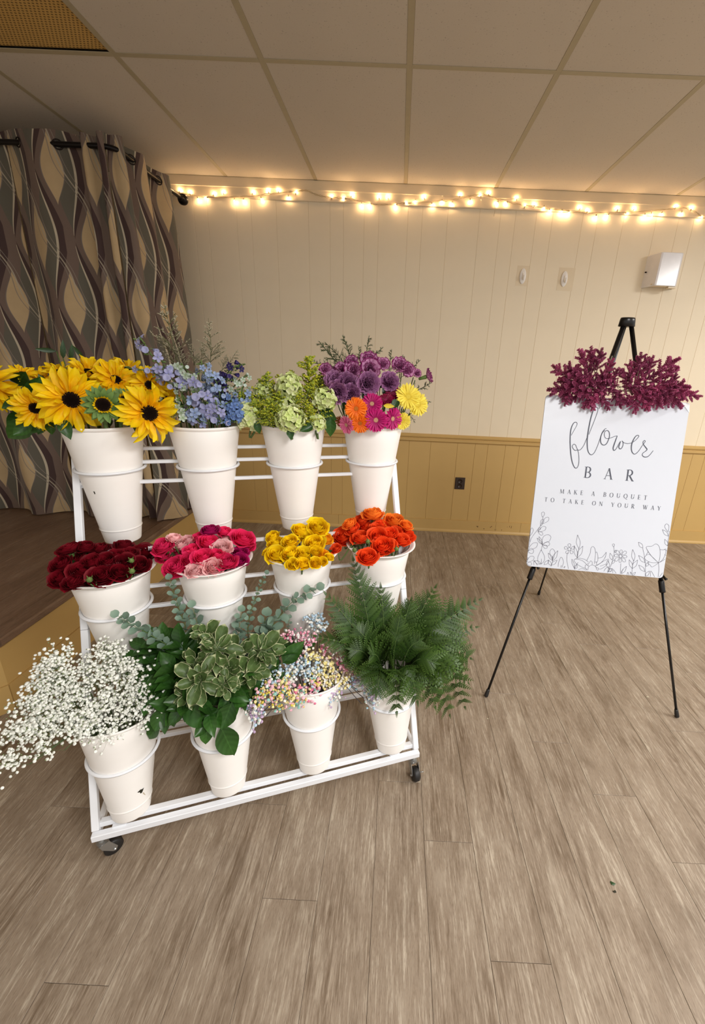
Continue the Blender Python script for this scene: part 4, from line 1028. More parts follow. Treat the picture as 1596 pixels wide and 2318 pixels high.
sc7 = lambda x, y: (580+x/4.2, 1130+y/4.2)
yel = [(150,350,30,''),(178,410,38,''),(195,520,46,''),(320,400,36,''),(325,510,42,''),(430,290,40,'',.06),(590,255,46,'',.07),(545,410,44,''),(645,360,42,'g'),(465,520,46,''),(445,605,32,''),(570,500,34,''),(632,525,32,'g'),(565,600,26,''),(698,545,20,''),(340,612,28,''),(630,590,22,''),(110,490,26,''),(480,350,32,'')]
wy = {'': ('bright yellow rose', rose_kit('yel', K_yel)), 'au': ('golden orange-yellow rose', rose_kit('gold', K_gold)), 'of': 'its bucket', 'g': 'yellow roses in the middle tier'}
rose_bucket((1, 2), [(*sc7(*t_[:2]), t_[2], 'au' if t_[3] == 'g' else t_[3], *t_[4:]) for t_ in yel], wy, 3)
org = [(820,345,48,''),(990,355,42,''),(1155,335,38,''),(1200,440,46,''),(1060,535,42,''),(1270,315,32,''),(1280,425,30,''),(1385,375,38,''),(1440,335,34,''),(1000,190,36,'',.05),(1110,130,44,'l',.08),(1320,195,46,'l',.06),(1430,240,28,'l'),(880,225,30,'l',.05),(905,275,32,''),(1140,265,30,''),(1050,255,32,''),(755,465,24,''),(1190,240,34,'',.05),(1330,300,28,'')]
rose_bucket((1, 3), [(*sc7(*t_[:2]), *t_[2:]) for t_ in org], {'': ('vivid orange-red rose', rose_kit('org', K_org, .03)), 'l': ('lighter orange rose', rose_kit('org2', K_org2)), 'of': 'its bucket', 'g': 'orange roses in the middle tier'}, 3)
# green buds between the roses
def bud(label, px, py, key, r=.010, zz=.035):
    bot, top, bax, M, _ = BK[key]; p = onz(px, py, top.z+zz); root = thing('rose_bud', label, 'rose bud', p)
    ax = (UP + (CAM-p).normalized()*.8 + Vector((R(.3), R(.3), 0))).normalized()
    b = MB().lathe([(.0001, -1.1), (.5, -.9), (.9, -.3), (.85, .4), (.4, 1.1), (.0001, 1.5)], 10, 0, TRS(p, orient(ax), r*.75)); centred(b, 'bud', G_sep, root)
    ob('sepals', calyx(), root, TRS(p - ax*r*.3, orient(ax, R(3)), r*2.1)); stem_to(root, p - ax*r*.8, ax, key, .0015)
for lb, q, k in (('green bud at the upper left among the dark red roses', sc5(570, 315), (1, 0)), ('green bud at the front among the dark red roses', sc5(630, 690), (1, 0)), ('green bud at the right rim of the dark red roses', sc5(1220, 570), (1, 0)), ('small green bud high at right among the dark red roses', sc5(1212, 425), (1, 0)),
                 ('green bud amid the hot pink roses', sc6(872, 440), (1, 1)), ('green bud beside the pale pink roses', sc6(1120, 395), (1, 1)), ('green bud at the left front of the orange roses', sc7(1062, 405), (1, 3)), ('green bud low at the left rim of the orange roses', sc7(935, 485), (1, 3)), ('green bud at the upper right of the orange roses', sc7(1340, 318), (1, 3)), ('green bud at the right rim of the orange roses', sc7(1335, 475), (1, 3))):
    bud(lb, *q, k)

# ---------------------------------------------------------------- sunflowers
SPET = [ME(leafmesh('p', None, .165, 1, c, .45, .08, 5, 8, 'petal', tz), 'petal', G_sun) for c, tz in ((-.45, .3), (-.15, -.4), (.10, .3), (.35, -.5), (-.65, .2))]
SPETs = [ME(leafmesh('p', None, .26, 1, c, .5, .05, 5, 5, 'petal'), 'petal', G_sun) for c in (.2, .4)]
SBR = [ME(leafmesh('p', None, .24, 1, c, .3, .02, 3, 5, 'leaf'), 'bract', G_bract) for c in (.15, -.1)]
def seed_disc():
    b = MB().lathe([(1.0, -.12), (1.02, 0), (.95, .12), (.7, .2), (.4, .18), (.15, .12), (.0001, .10)], 24)
    for i in range(150):
        rr = sqrt((i+.5)/150); a = i*2.39996; h = .14 + .05*sin(rr*3)
        b.box((0, 0, 0), (.07, .07, .12), Matrix.Translation((rr*.97*cos(a), rr*.97*sin(a), h)) @ Matrix.Rotation(a, 4, 'Z'), 0 if rr < .72 else 1)
    return b.mesh('seed_disc', [G_seed, G_seed2])
M_sd = seed_disc()
def back_cup():
    return MB().lathe([(.0001, -.75), (.35, -.7), (.85, -.42), (1.05, -.1), (1.0, -.02)], 18).mesh('green_cup', G_bract)
M_bc = back_cup()
def sunflower(label, px, py, R_, fx, fy, d, disc=.34, npet=18, droop=0, imm=False, key=(2, 0)):
    p = onrk(px, py, .377+d); dist = (p-CAM).dot(f_); rad = R_*1.1*dist/F
    ax = view_ax(p, fx, fy); root = thing('sunflower', label, 'sunflower', p, 'sunflowers in the top left bucket')
    rd = rad*disc*(1 if imm else .84); M = TRS(p, orient(ax, R(3)))
    ob('seed_disc', M_sd, root, M @ Matrix.Scale(rd, 4)); ob('green_cup', M_bc, root, M @ Matrix.Scale(rd, 4))
    if imm:
        for i in range(20): ob('petal', random.choice(SPETs), root, M @ Matrix.Rotation(tau*i/20+R(.05), 4, 'Z') @ Matrix.Translation((0, rd*.92, .1*rd)) @ Matrix.Rotation(.75+R(.2), 4, 'X') @ Matrix.Scale(rd*.62, 4))
        for ring, (n, l, tl) in enumerate(((14, 1.7, .35), (15, 1.9, -.05))):
            for i in range(n): ob('bract', random.choice(SBR), root, M @ Matrix.Rotation(tau*(i+.5*ring)/n+R(.08), 4, 'Z') @ Matrix.Translation((0, rd*.85, -.15*rd)) @ Matrix.Rotation(tl+R(.15), 4, 'X') @ Matrix.Scale(rd*l, 4))
    else:
        L = rad - rd*.85
        for ring, (n, k, tl) in enumerate(((npet, 1.0, .06), (npet, .95, .36), (npet//3, .62, .95))):
            for i in range(n):
                a = tau*(i+.5*ring)/n + R(.10)
                # petals below the middle hang forward over the disc's foot
                wd = M.to_3x3() @ Vector((-sin(a), cos(a), 0)); dr = droop*max(0, -wd.z)
                ob('petal', random.choice(SPET), root, M @ Matrix.Rotation(a, 4, 'Z') @ Matrix.Translation((0, rd*.9, (.03-.04*ring)*rd)) @ Matrix.Rotation(tl + R(.30) - dr, 4, 'X') @ Matrix.Rotation(R(.7), 4, 'Y') @ Matrix.Scale(L*k*R(.85, 1.12), 4))
        for i in range(12): ob('bract', random.choice(SBR), root, M @ Matrix.Rotation(tau*i/12+R(.1), 4, 'Z') @ Matrix.Translation((0, rd*.85, -.2*rd)) @ Matrix.Rotation(-.1+R(.2), 4, 'X') @ Matrix.Scale(rd*1.3, 4))
    pts = stem_to(root, p - ax*rd*.6, ax, key, .0052, G_stem)
    return root, pts
SF = [('largest sunflower, facing the room at the front of the bucket', 162, 905, 66, -.05, -.12, -.09, .30, 19, .25),
      ('small sunflower at the left front, turned left', 80, 924, 46, -.42, -.10, -.06, .30, 20, 0),
      ('sunflower drooping over the right rim, facing right', 338, 935, 62, .45, -.22, -.10, .32, 18, .1),
      ('sunflower cut by the left picture edge, facing left', -18, 872, 56, -.7, -.15, -.02, .3, 22, 0),
      ('sunflower seen from the side, standing tall at the back middle', 200, 842, 42, .05, 1.2, .03, .3, 18, 0),
      ('sunflower tilted back above the green half-open heads', 262, 860, 46, .25, .85, .0, .3, 20, 0),
      ('sunflower behind the right drooping one, dark centre just showing', 338, 872, 40, .40, .35, .0, .3, 20, 0),
      ('little sunflower at the upper left, facing up', 50, 846, 25, -.1, .9, .03, .3, 16, 0),
      ('yellow sunflower peeping behind the left front one', 92, 856, 26, -.2, .8, .05, .3, 16, 0),
      ('sunflower turned away, green back showing between the petals', 132, 842, 30, .0, 1.3, .06, .34, 16, 0),
      ('sunflower with one petal pointing up at the right', 290, 838, 36, .3, .9, .07, .3, 14, 0),
      ('sunflower hidden low behind the drooping right one', 375, 905, 32, .6, .1, .02, .3, 18, 0)]
for s_ in SF: sunflower(*s_)
sunflower('half-open green sunflower with a thin ring of petals, at the bucket front', 233, 916, 38, .02, -.06, -.125, .38, imm=True)
sunflower('closed green sunflower head tilted up, right of the half-open one', 283, 908, 32, .3, .55, -.10, .36, imm=True)
def loose_leaf(name, label, cat, p0, p1, key, L, me, nrm=None, mid=None, stemr=.0014, group=None):
    """a leafy sprig: leaf from p0 to p1 on its own stalk"""
    root = thing(name, label, cat, p0, group); leaf_on(root, p0, p1-p0, nrm or (CAM-p0), (p1-p0).length, me)
    bot, top, bax, M, _ = BK[key]
    q = M.inverted() @ p0; lat = Vector((q.x, q.y, 0)); lat = lat*(min(lat.length*.75, .085)/(lat.length or 1))
    centred(MB().tube(spline([p0, M @ Vector((lat.x, lat.y, BH+.012)), M @ Vector((lat.x*.6, lat.y*.6, BH*.4))]), stemr, 5), 'stalk', G_stem, root); return root
for a, b_, lb, d in (((128, 795), (78, 790), 'long narrow dark leaf pointing left above the sunflowers', .06), ((143, 812), (142, 770), 'upright dark leaf above the sunflowers by the beige ovals', .06), ((160, 815), (163, 780), 'thin dark leaf standing behind the tallest sunflower', .07), ((190, 812), (162, 780), 'dark leaf leaning left behind the sunflowers', .07),
                     ((60, 935), (10, 965), 'dark leaf hanging at the far left under the sunflowers', .0), ((75, 950), (5, 1000), 'longest dark leaf trailing down at the left picture edge', -.02), ((90, 955), (40, 950), 'dark leaf under the left front sunflower', -.02), ((45, 880), (20, 915), 'dark leaf between the two left sunflowers', .0),
                     ((100, 960), (85, 985), 'small dark leaf below the left front sunflower', -.03), ((50, 905), (2, 925), 'dark leaf crossing the left picture edge below the cut-off sunflower', -.04), ((95, 950), (55, 985), 'dark leaf hanging under the left front sunflower, tip down', -.05), ((30, 880), (5, 900), 'small dark leaf right behind the cut-off sunflower', .03), ((70, 958), (30, 985), 'dark leaf trailing left below the small sunflower', -.05), ((112, 955), (118, 985), 'dark leaf dangling just left of the bucket rim', -.06), ((60, 900), (25, 940), 'dark leaf at left behind the small sunflower', .02)):
    loose_leaf('leaf_sprig', lb, 'leaf', onrk(*a, .377+d), onrk(*b_, .377+d-.01), (2, 0), .05, random.choice(L_salal if a[1] > 850 else L_thin), None)
loose_leaf('leaf_sprig', 'broad green leaf hanging over the left rim of the sunflower bucket', 'leaf', onrk(138, 950, .377-.10), onrk(158, 990, .377-.125), (2, 0), .06, L_hyd[0])
loose_leaf('leaf_sprig', 'small dark leaf hanging over the right rim of the sunflower bucket', 'leaf', onrk(300, 950, .377-.10), onrk(312, 984, .377-.12), (2, 0), .04, L_thin[0])
for k, (x, y) in enumerate(((40, 870), (110, 880), (200, 880), (260, 890), (310, 880), (150, 850), (180, 940), (250, 945), (290, 940), (120, 930), (70, 890), (30, 900))):
    p0 = onrk(x, y, .377+.02); loose_leaf('leaf_sprig', 'dark leaf packed among the sunflower stems', 'leaf', p0, p0 + Vector((R(.05), -.02, R(.04))), (2, 0), .05, random.choice(L_salal), group='filler leaves among the sunflowers')
# ---------------------------------------------------------------- delphiniums and misty limonium
def floret5(mat, nm='floret'):
    b = MB(); p = leafmesh('p', None, .36, 1, -.15, .25, .12, 5, 6, 'petal')
    for i in range(5): b.join(p, Matrix.Rotation(tau*i/5, 4, 'Z') @ Matrix.Translation((0, .10, 0)) @ Matrix.Rotation(.22, 4, 'X'))
    for i in range(3): b.join(leafmesh('q', None, .22, .38, .3, .2, nu=3, nv=4), Matrix.Rotation(tau*i/3, 4, 'Z') @ Matrix.Rotation(1.1, 4, 'X'), 1)
    b.tube([(0, 0, 0), (0, -.15, -.45), (0, -.05, -1.0)], [.14, .08, .03], 5)
    return b.mesh(nm, [mat, K_hydw])
def bell(mat):
    b = MB().lathe([(.0001, -.9), (.25, -.7), (.45, 0), (.62, .6), (.55, .62), (.0001, .1)], 8); b.tube([(0, 0, -.8), (.1, 0, -1.3)], [.10, .05], 5)
    return b.mesh('floret', mat)
DFL = [floret5(m_) for m_ in K_dl]; DBL = [bell(m_) for m_ in K_dl]; G_budm = MB().lathe([(.0001, -.8), (.35, -.5), (.42, .1), (.2, .8), (.0001, 1)], 8).mesh('bud', G_sep)
def delph(label, pts, col, n, sz, key=(2, 1), d0=-.02, spread=.022, green=.24, group=None):
    """pts: photo points from the low end of the flower spike to its tip"""
    P = [onrk(x, y, .377 + d0 + dd) for x, y, dd in pts]; S = spline(P, 6)
    root = thing('delphinium', label, 'delphinium', S[0], group)
    bot, top, bax, M, _ = BK[key]; q = M.inverted() @ S[0]; lat = Vector((q.x, q.y, 0)); lat *= min(1, .07/(lat.length or 1))
    lo = [M @ Vector((lat.x*.5, lat.y*.5, BH*.2)), M @ Vector((lat.x, lat.y, BH*.95))]
    centred(MB().tube(spline(lo + [S[0]], 4) + S[1:], .0018, 5), 'stem', G_stem, root)
    n = int(n*1.4)
    for i in range(n):
        t_ = (i+.5)/n; p = S[min(int(t_*(len(S)-1)), len(S)-1)]; a = i*2.4 + R(.4)
        out = (Vector((cos(a), sin(a)*.8-.35, R(-.3, .35)))).normalized(); q = p + out*spread*(1-.35*t_)*R(.7, 1.3)
        centred(MB().tube([p, p.lerp(q, .5) + Vector((0, 0, .003)), q], .0009, 4), 'pedicel', G_sep, root)
        ax = (out + (CAM-q).normalized()*.9 + Vector((R(.3), R(.3), R(.2)))).normalized(); s_ = sz*1.08*(1.0-.3*t_)*R(.85, 1.15)
        if random.random() < green + (.4 if t_ > .85 else 0): ob('bud', G_budm, root, TRS(q, orient(ax, R(3)), s_*.5))
        else: ob('floret', random.choice((DFL, DFL, DFL, DBL))[col], root, TRS(q, orient(ax, R(3)), s_))
DS = [('lilac-blue delphinium reaching furthest up left over the curtain', [(400, 870, 0), (352, 815, 0), (316, 762, 0)], 1, 15, .016),
      ('pale blue delphinium stretching left above the sunflowers', [(400, 880, 0), (350, 845, 0), (287, 832, 0)], 1, 12, .013),
      ('whitish green budded delphinium leaning left', [(430, 885, .01), (395, 850, .01), (370, 825, .01)], 2, 11, .011),
      ('whitish delphinium in the middle, below the dry sprigs', [(445, 890, .0), (430, 850, .0), (410, 822, .0)], 2, 12, .012),
      ('lilac delphinium with the widest open floret, in the middle', [(470, 930, -.04), (455, 895, -.04), (438, 858, -.03)], 1, 12, .018),
      ('sky blue delphinium left of centre at the rim', [(452, 955, -.06), (430, 925, -.05), (415, 895, -.04)], 0, 11, .013),
      ('pale delphinium low at the left rim, half in bud', [(420, 948, -.05), (396, 925, -.04), (382, 900, -.03)], 2, 12, .010),
      ('green budded delphinium touching the drooping sunflower', [(425, 935, -.03), (390, 910, -.03), (372, 908, -.03)], 2, 10, .008),
      ('light lilac delphinium at the front, one star floret facing out', [(500, 955, -.06), (492, 930, -.06), (488, 905, -.05)], 1, 8, .014),
      ('pale blue delphinium with bell florets right of centre', [(500, 920, -.02), (495, 880, -.02), (478, 840, -.02)], 0, 12, .013),
      ('sky blue delphinium at the back under the dry sprigs', [(470, 880, .03), (462, 845, .03), (455, 815, .03)], 0, 11, .012),
      ('deep violet delphinium arching right, drooping dark florets at its tip', [(500, 905, .01), (512, 865, .01), (530, 832, .01), (552, 826, .01)], 3, 17, .013),
      ('second deep violet spike, behind the pale blue bells', [(495, 890, .03), (505, 860, .03), (520, 838, .03)], 3, 12, .013),
      ('mid blue delphinium at the right, lowest over the rim', [(540, 950, -.03), (530, 920, -.03), (520, 892, -.02)], 4, 13, .014),
      ('mid blue delphinium at the far right, near the green hydrangea', [(535, 930, .0), (545, 905, .0), (548, 875, .0)], 0, 12, .013),
      ('pale budded delphinium at the far right edge', [(520, 890, .02), (540, 862, .02), (562, 850, .02)], 2, 10, .009),
      ('grey-blue delphinium just above the rim centre', [(480, 955, -.02), (470, 935, -.02), (462, 915, -.02)], 0, 9, .012),
      ('grey-green budded delphinium filling the left middle', [(430, 940, .0), (415, 905, .0), (405, 868, .0)], 2, 12, .010), ('grey-blue delphinium filling the centre back', [(480, 930, .02), (478, 890, .02), (470, 850, .02)], 0, 13, .012), ('lilac delphinium between the centre and the violet spike', [(505, 940, .0), (508, 905, .0), (500, 872, .0)], 1, 12, .012), ('pale lilac delphinium low in the left centre', [(445, 955, -.03), (440, 935, -.03), (432, 912, -.03)], 1, 9, .012), ('slim whitish delphinium leaning right near the goldenrod', [(525, 930, .03), (545, 890, .03), (556, 862, .03)], 2, 10, .010),
      ('mid blue delphinium at the right rim corner', [(520, 958, -.05), (530, 945, -.05), (535, 935, -.05)], 4, 7, .012)]
for s_ in DS: delph(*s_)
random.seed(21)
def branchy(name, seed, L, nb, sub, bead, mats, spread=.45, beadn=5, stemr=.0009, droop=0, bmesh_=None, tip=.35):
    """branching dry spray of unit height L with beads along its twigs"""
    rr = random.Random(seed); b = MB(); bl = MB()
    main = spline([(0, 0, 0), (rr.uniform(-.04, .04)*L, 0, L*.5), (rr.uniform(-.08, .08)*L, rr.uniform(-.05, .05)*L, L)], 5); b.tube(main, [stemr*(1.2-.8*i/len(main)) for i in range(len(main))], 4, 0, False)
    for i in range(nb):
        t_ = tip + (1-tip)*i/nb; p = main[int(t_*(len(main)-1))]; a = rr.random()*tau; l = L*spread*(1.1-t_)*rr.uniform(.6, 1.1) + .01
        d = Vector((cos(a), sin(a), rr.uniform(.5, 1.1))).normalized(); e = p + d*l; mm = p.lerp(e, .5) + Vector((0, 0, l*.08)); tw = [p, mm, e - Vector((0, 0, droop*l))]
        b.tube(tw, stemr*.6, 3, 0, False)
        for k in range(sub):
            s0 = p.lerp(e, .35+.6*k/sub); a2 = rr.random()*tau; d2 = (d + Vector((cos(a2), sin(a2), rr.uniform(-.2, .5)))*.8).normalized(); l2 = l*.34*rr.uniform(.6, 1.1)
            b.tube([s0, s0+d2*l2], stemr*.45, 3, 0, False)
            for j in range(beadn):
                c = s0 + d2*l2*(.3+.7*(j+1)/beadn) + Vector([rr.uniform(-1, 1)*bead*.9 for _ in range(3)]); r_b = bead*rr.uniform(.65, 1.15)
                bl.ball(c, r_b, 5, rr.randrange(len(mats)-1), .9)
    return b.mesh('twigs', mats[0]), bl.mesh(name, mats[1:])
LIM = [branchy('dry_florets', s_, 1, 26, 5, .0058, [G_lims, K_lim], .46, 7, .008, tip=.30) for s_ in range(3)]
def spray(nm, label, cat, kit, base, tipp, key=None, group=None, tw=None, wide=1.0):
    d = tipp - base; root = thing(nm, label, cat, base, group); M = TRS(base, orient(d, R(pi) if tw is None else tw), d.length) @ Matrix.Diagonal((wide, wide, 1, 1))
    a = ob('twigs', kit[0], root, M); b = ob(kit[1].name.split('.')[0], kit[1], root, M); b['kind'] = 'stuff'
    if key:
        bot, top, bax, MM, _ = BK[key]; q = MM.inverted() @ base; lat = Vector((q.x, q.y, 0)); lat *= min(1, .075/(lat.length or 1))
        centred(MB().tube(spline([base + d*.02, MM @ Vector((lat.x, lat.y, BH*.9 if q.z > BH*.9 else q.z-.01)), MM @ Vector((lat.x*.5, lat.y*.5, BH*.3))], 3), .0015, 5), 'stem', G_stem if cat != 'tinted' else G_tst, root)
    return root
for lb, b_, t_, d in (('dry white misty limonium reaching highest, against the beige oval of the curtain', (410, 850), (376, 684), .04), ('dry limonium sprig standing tall against the bare wall', (470, 860), (480, 722), .05), ('short limonium sprig leaning right against the wall', (490, 850), (541, 793), .05),
                      ('limonium sprig just right of the curtain edge', (440, 850), (432, 775), .05), ('limonium sprig in front of the curtain, left of the tall one', (410, 850), (372, 765), .04), ('low limonium sprig between the two tall ones', (450, 850), (455, 775), .06), ('low limonium sprig leaning left over the lilac delphinium', (420, 860), (400, 772), .03), ('small limonium sprig behind the deep violet florets', (500, 850), (510, 800), .06)):
    spray('limonium_sprig', lb, 'dried flower', random.choice(LIM), onrk(*b_, .377+d), onrk(*t_, .377+d), (2, 1))

# ---------------------------------------------------------------- hydrangeas and goldenrod
def flor4(mat):
    b = MB(); p = leafmesh('p', None, .50, 1, .12, .2, .03, 4, 4, 'round')
    for i in range(4): b.join(p, Matrix.Rotation(tau*i/4, 4, 'Z') @ Matrix.Translation((0, .04, .02*(i % 2))) @ Matrix.Rotation(.28, 4, 'X'))
    b.ball((0, 0, .1), .12, 6); return b.mesh('floret', mat)
HF = [flor4(K_hyd), flor4(K_hyd), flor4(K_hydw)]
def hydrangea(label, px, py, rp, d, tall=1.0, key=(2, 2), fs=.0100):
    p = onrk(px, py, .377+d); rad = rp*(p-CAM).dot(f_)/F; root = thing('hydrangea', label, 'hydrangea', p - Vector((0, 0, rad)), 'pale green hydrangeas')
    v = (CAM-p).normalized()
    b = MB().ball(p, rad*.62, 10); centred(b, 'head_core', G_sep, root)
    n = int(135*(rad/.04)**2*tall)
    for i in range(n):
        z = 1-1.75*(i+.5)/n; a = i*2.39996; s_ = sqrt(max(0, 1-z*z)); o = Vector((s_*cos(a), s_*sin(a), z*tall)); 
        if o.y > .55: continue
        q = p + o*(rad*R(.76, 1.06)); nn = (o + Vector((R(.55), R(.55), R(.55)))).normalized()
        big = (px == 562 and o.x > .5 and o.z < -.1)
        ob('floret', HF[2] if big or random.random() < .2 else random.choice(HF), root, TRS(q, orient(nn, R(3)), fs*R(.8, 1.15)*(1.5 if big else 1)))
    stem_to(root, p - Vector((0, -.01, rad*.8)), UP, key, .003)
    return root, p
for a in (('pale green hydrangea spilling left over the rim, beside the blue delphiniums', 562, 942, 29, -.03, 1.1), ('pale green hydrangea hanging over the middle of the rim', 658, 950, 30, -.10, 1.0), ('palest hydrangea in the upper middle among the goldenrod', 655, 880, 27, -.03, 1.2), ('pale green hydrangea at the upper right beside the purple carnations', 735, 905, 25, -.05, 1.0), ('small pale green hydrangea at the right rim', 717, 958, 19, -.09, .9), ('half-hidden pale hydrangea at the left behind the goldenrod', 598, 885, 20, .02, 1.0), ('half-hidden hydrangea at the centre, above the front one', 648, 918, 20, -.04, 1.0)):
    hydrangea(*a)
def plume(seed, mats):
    rr = random.Random(seed); b = MB(); t_ = MB(); L = 1.0
    t_.tube(spline([(0, 0, 0), (.02, 0, .5), (.10, 0, 1.0)]), .009, 4, 0, False)
    for i in range(42):
        t = .03 + .95*i/42; c = Vector((.10*t*t, 0, t)); l = .40*(1.15-t)*rr.uniform(.7, 1.1); a = rr.random()*tau; d = Vector((cos(a), sin(a), .75)).normalized()
        t_.tube([c, c+d*l], .004, 3, 0, False)
        for j in range(15):
            q = c + d*l*(.15+.9*j/15) + Vector([rr.uniform(-1, 1)*.018 for _ in range(3)]) + Vector((0, 0, .012)); b.ball(q, rr.uniform(.012, .021), 4, rr.random() < .4, 1.2)
    return t_.mesh('twigs', G_stem), b.mesh('plume', mats)
PL = [plume(s_, [K_sol, K_sol2] if s_ % 2 else [K_sol2, K_sol]) for s_ in range(4)]
for lb, b_, t_, d, v in (('goldenrod plume at the upper left, tip nearly upright', (615, 930), (592, 846), .02, 0), ('tallest goldenrod plume, at the right with a pointed tip', (705, 900), (688, 808), .02, 1), ('olive goldenrod plume behind the tallest one, near the carnations', (715, 900), (722, 845), .05, 0),
                         ('goldenrod plume leaning far left over the delphiniums', (600, 930), (540, 892), .0, 0), ('goldenrod plume at the top left, right of the upright one', (625, 920), (630, 850), .03, 1), ('small dark goldenrod plume alone at the top centre', (655, 890), (655, 840), .06, 0),
                         ('bright yellow goldenrod plume in the middle right', (690, 930), (697, 862), -.03, 3), ('goldenrod plume at the front, just left of the middle hydrangea', (625, 962), (605, 900), -.06, 2), ('goldenrod plume low at the left, above the spilling hydrangea', (610, 955), (570, 905), -.04, 0), ('dense goldenrod plume at the bottom left of the bucket', (615, 965), (592, 925), -.08, 2),
                         ('yellow goldenrod plume between the right hydrangeas', (705, 960), (712, 880), -.05, 3), ('short yellow goldenrod plume at the right front rim', (702, 970), (693, 915), -.09, 3), ('goldenrod plume in the centre, between front and upper hydrangeas', (665, 935), (672, 885), -.05, 1), ('goldenrod plume filling the centre left', (640, 950), (625, 885), -.03, 2), ('green goldenrod plume at the back right', (720, 880), (740, 852), .05, 0), ('goldenrod plume behind the palest hydrangea', (645, 900), (640, 855), .05, 1), ('goldenrod plume filling the front centre of the rim', (640, 968), (628, 925), -.08, 0), ('goldenrod plume under the upper right hydrangea', (722, 955), (728, 922), -.04, 1)):
    spray('goldenrod', lb, 'goldenrod', PL[v], onrk(*b_, .377+d), onrk(*t_, .377+d-.01), (2, 2), 'goldenrod plumes', R(.6), wide=1.8)
for lb, a, b_, d, me in (('dark green leaf hanging at the left rim under the spilling hydrangea', (580, 955), (588, 982), -.08, L_hyd[0]), ('pointed leaf hanging over the middle of the rim', (656, 966), (659, 996), -.115, L_hyd[1]), ('broad leaf resting on the rim, pointing left', (708, 962), (680, 976), -.11, L_hyd[1]),
                         ('large serrated leaf hanging down beside the orange gerbera', (748, 945), (748, 990), -.06, L_hyd[0]), ('large leaf arching right toward the purple carnations', (722, 930), (765, 952), -.05, L_hyd[0]), ('dark leaf behind the right small hydrangea', (735, 935), (720, 948), -.05, L_hyd[1])):
    loose_leaf('hydrangea_leaf', lb, 'leaf', onrk(*a, .377+d), onrk(*b_, .377+d-.012), (2, 2), .05, me)

# ---------------------------------------------------------------- carnations, gerberas, wiry fern
random.seed(31)
def carnation_kit(key, mat):
    if key in PR: return PR[key]
    def pet(seed, L=1.0):
        rr = random.Random(seed); ph = rr.random()*6
        def f(a, t):
            u = (a-.5)*2; w = (.10+.52*t**1.1); zz = .10*sin(u*8+ph)*t*t + .25*t*t + .05*sin(u*19+ph)*t**3
            return (u*w, t*(1-.12*u*u) + .04*sin(u*23+ph)*(t > .9), zz)
        return MB().grid(11, 6, f)
    pm = [pet(i).mesh('petal', mat) for i in range(4)]
    cores = []
    for s_ in range(3):
        rr = random.Random(s_); b = MB()
        for ring, (n, tl, l) in enumerate(((6, 1.35, .62), (8, 1.05, .75), (9, .72, .88))):
            for i in range(n): b.join(pet(rr.randrange(99)), Matrix.Rotation(tau*i/n + ring + rr.uniform(-.2, .2), 4, 'Z') @ Matrix.Rotation(tl + rr.uniform(-.2, .2), 4, 'X') @ Matrix.Rotation(rr.uniform(-.5, .5), 4, 'Y') @ Matrix.Scale(l, 4))
        cores.append(b.mesh('ruffled_core', mat))
    cx = MB().lathe([(.0001, -1.05), (.16, -1.0), (.20, -.6), (.26, -.15), (.24, .02)], 10).mesh('calyx', G_sep)
    PR[key] = (cores, pm, cx); return PR[key]
KC, KP = carnation_kit('carn', K_carn), carnation_kit('purp', K_purp)
def carnation(label, px, py, rp, fx, fy, d, kit, key=(2, 3), npet=9, grp=None):
    p = onrk(px, py, .377+d); s_ = rp*1.25*(p-CAM).dot(f_)/F; ax = view_ax(p, fx, fy); M = TRS(p - ax*s_*.35, orient(ax, R(3)), s_)
    root = thing('carnation', label, 'carnation', p - ax*s_, grp)
    ob('ruffled_core', random.choice(kit[0]), root, M @ Matrix.Scale(.9, 4))
    for i in range(npet): ob('petal', random.choice(kit[1]), root, M @ Matrix.Rotation(tau*i/npet + R(.2), 4, 'Z') @ Matrix.Rotation(.35 + R(.22), 4, 'X') @ Matrix.Scale(R(.9, 1.08), 4))
    ob('calyx', kit[2], root, M @ Matrix.Scale(1.0, 4)); stem_to(root, p - ax*s_*1.4, ax, key, .0016)
for a in (('lilac carnation edged in plum, lowest at the far left', 737, 836, 13, -.3, .5, .02), ('lilac carnation second from the left', 773, 833, 12, 0, .5, .03), ('lilac carnation at the top left of the middle cluster', 796, 820, 15, -.2, .7, .03), ('lilac carnation at the bottom left of the middle cluster', 800, 838, 18, -.2, .2, .0), ('topmost lilac carnation in the middle cluster', 836, 815, 19, 0, .7, .02), ('largest lilac carnation, centre of the middle cluster', 838, 835, 20, 0, .2, -.01), ('lilac carnation at the right of the middle cluster', 868, 824, 14, .4, .5, .01), ('upper lilac carnation of the right cluster', 905, 826, 17, .0, .5, .01), ('lilac carnation right of the upper one in the right cluster', 924, 838, 14, .5, .2, .0), ('small lilac carnation bud near the right edge', 945, 845, 9, .4, .4, .0), ('lilac carnation apart at the far right, seen from its side', 971, 851, 14, 1.3, .4, -.01), ('small lilac carnation between the left pair and middle cluster', 760, 840, 10, 0, .5, .04)):
    carnation(*a, KC, grp='lilac carnations')
for a in (('solid purple carnation, highest at the left', 757, 862, 21, -.3, .4, -.02), ('solid purple carnation second from the left in its upper row', 785, 866, 20, 0, .2, -.03), ('large solid purple carnation in the centre', 832, 868, 24, .1, .1, -.05), ('purple carnation with a pink heart, at the right', 882, 864, 20, .2, .3, -.02), ('purple carnation low at the left, reddish centre', 763, 888, 22, -.2, -.05, -.05), ('purple carnation just above the orange gerbera', 795, 892, 20, 0, 0, -.05), ('purple carnation half-hidden behind the left ones', 775, 880, 18, 0, .2, -.02)):
    carnation(*a, KP, npet=10, grp='purple carnations')
GP = {}
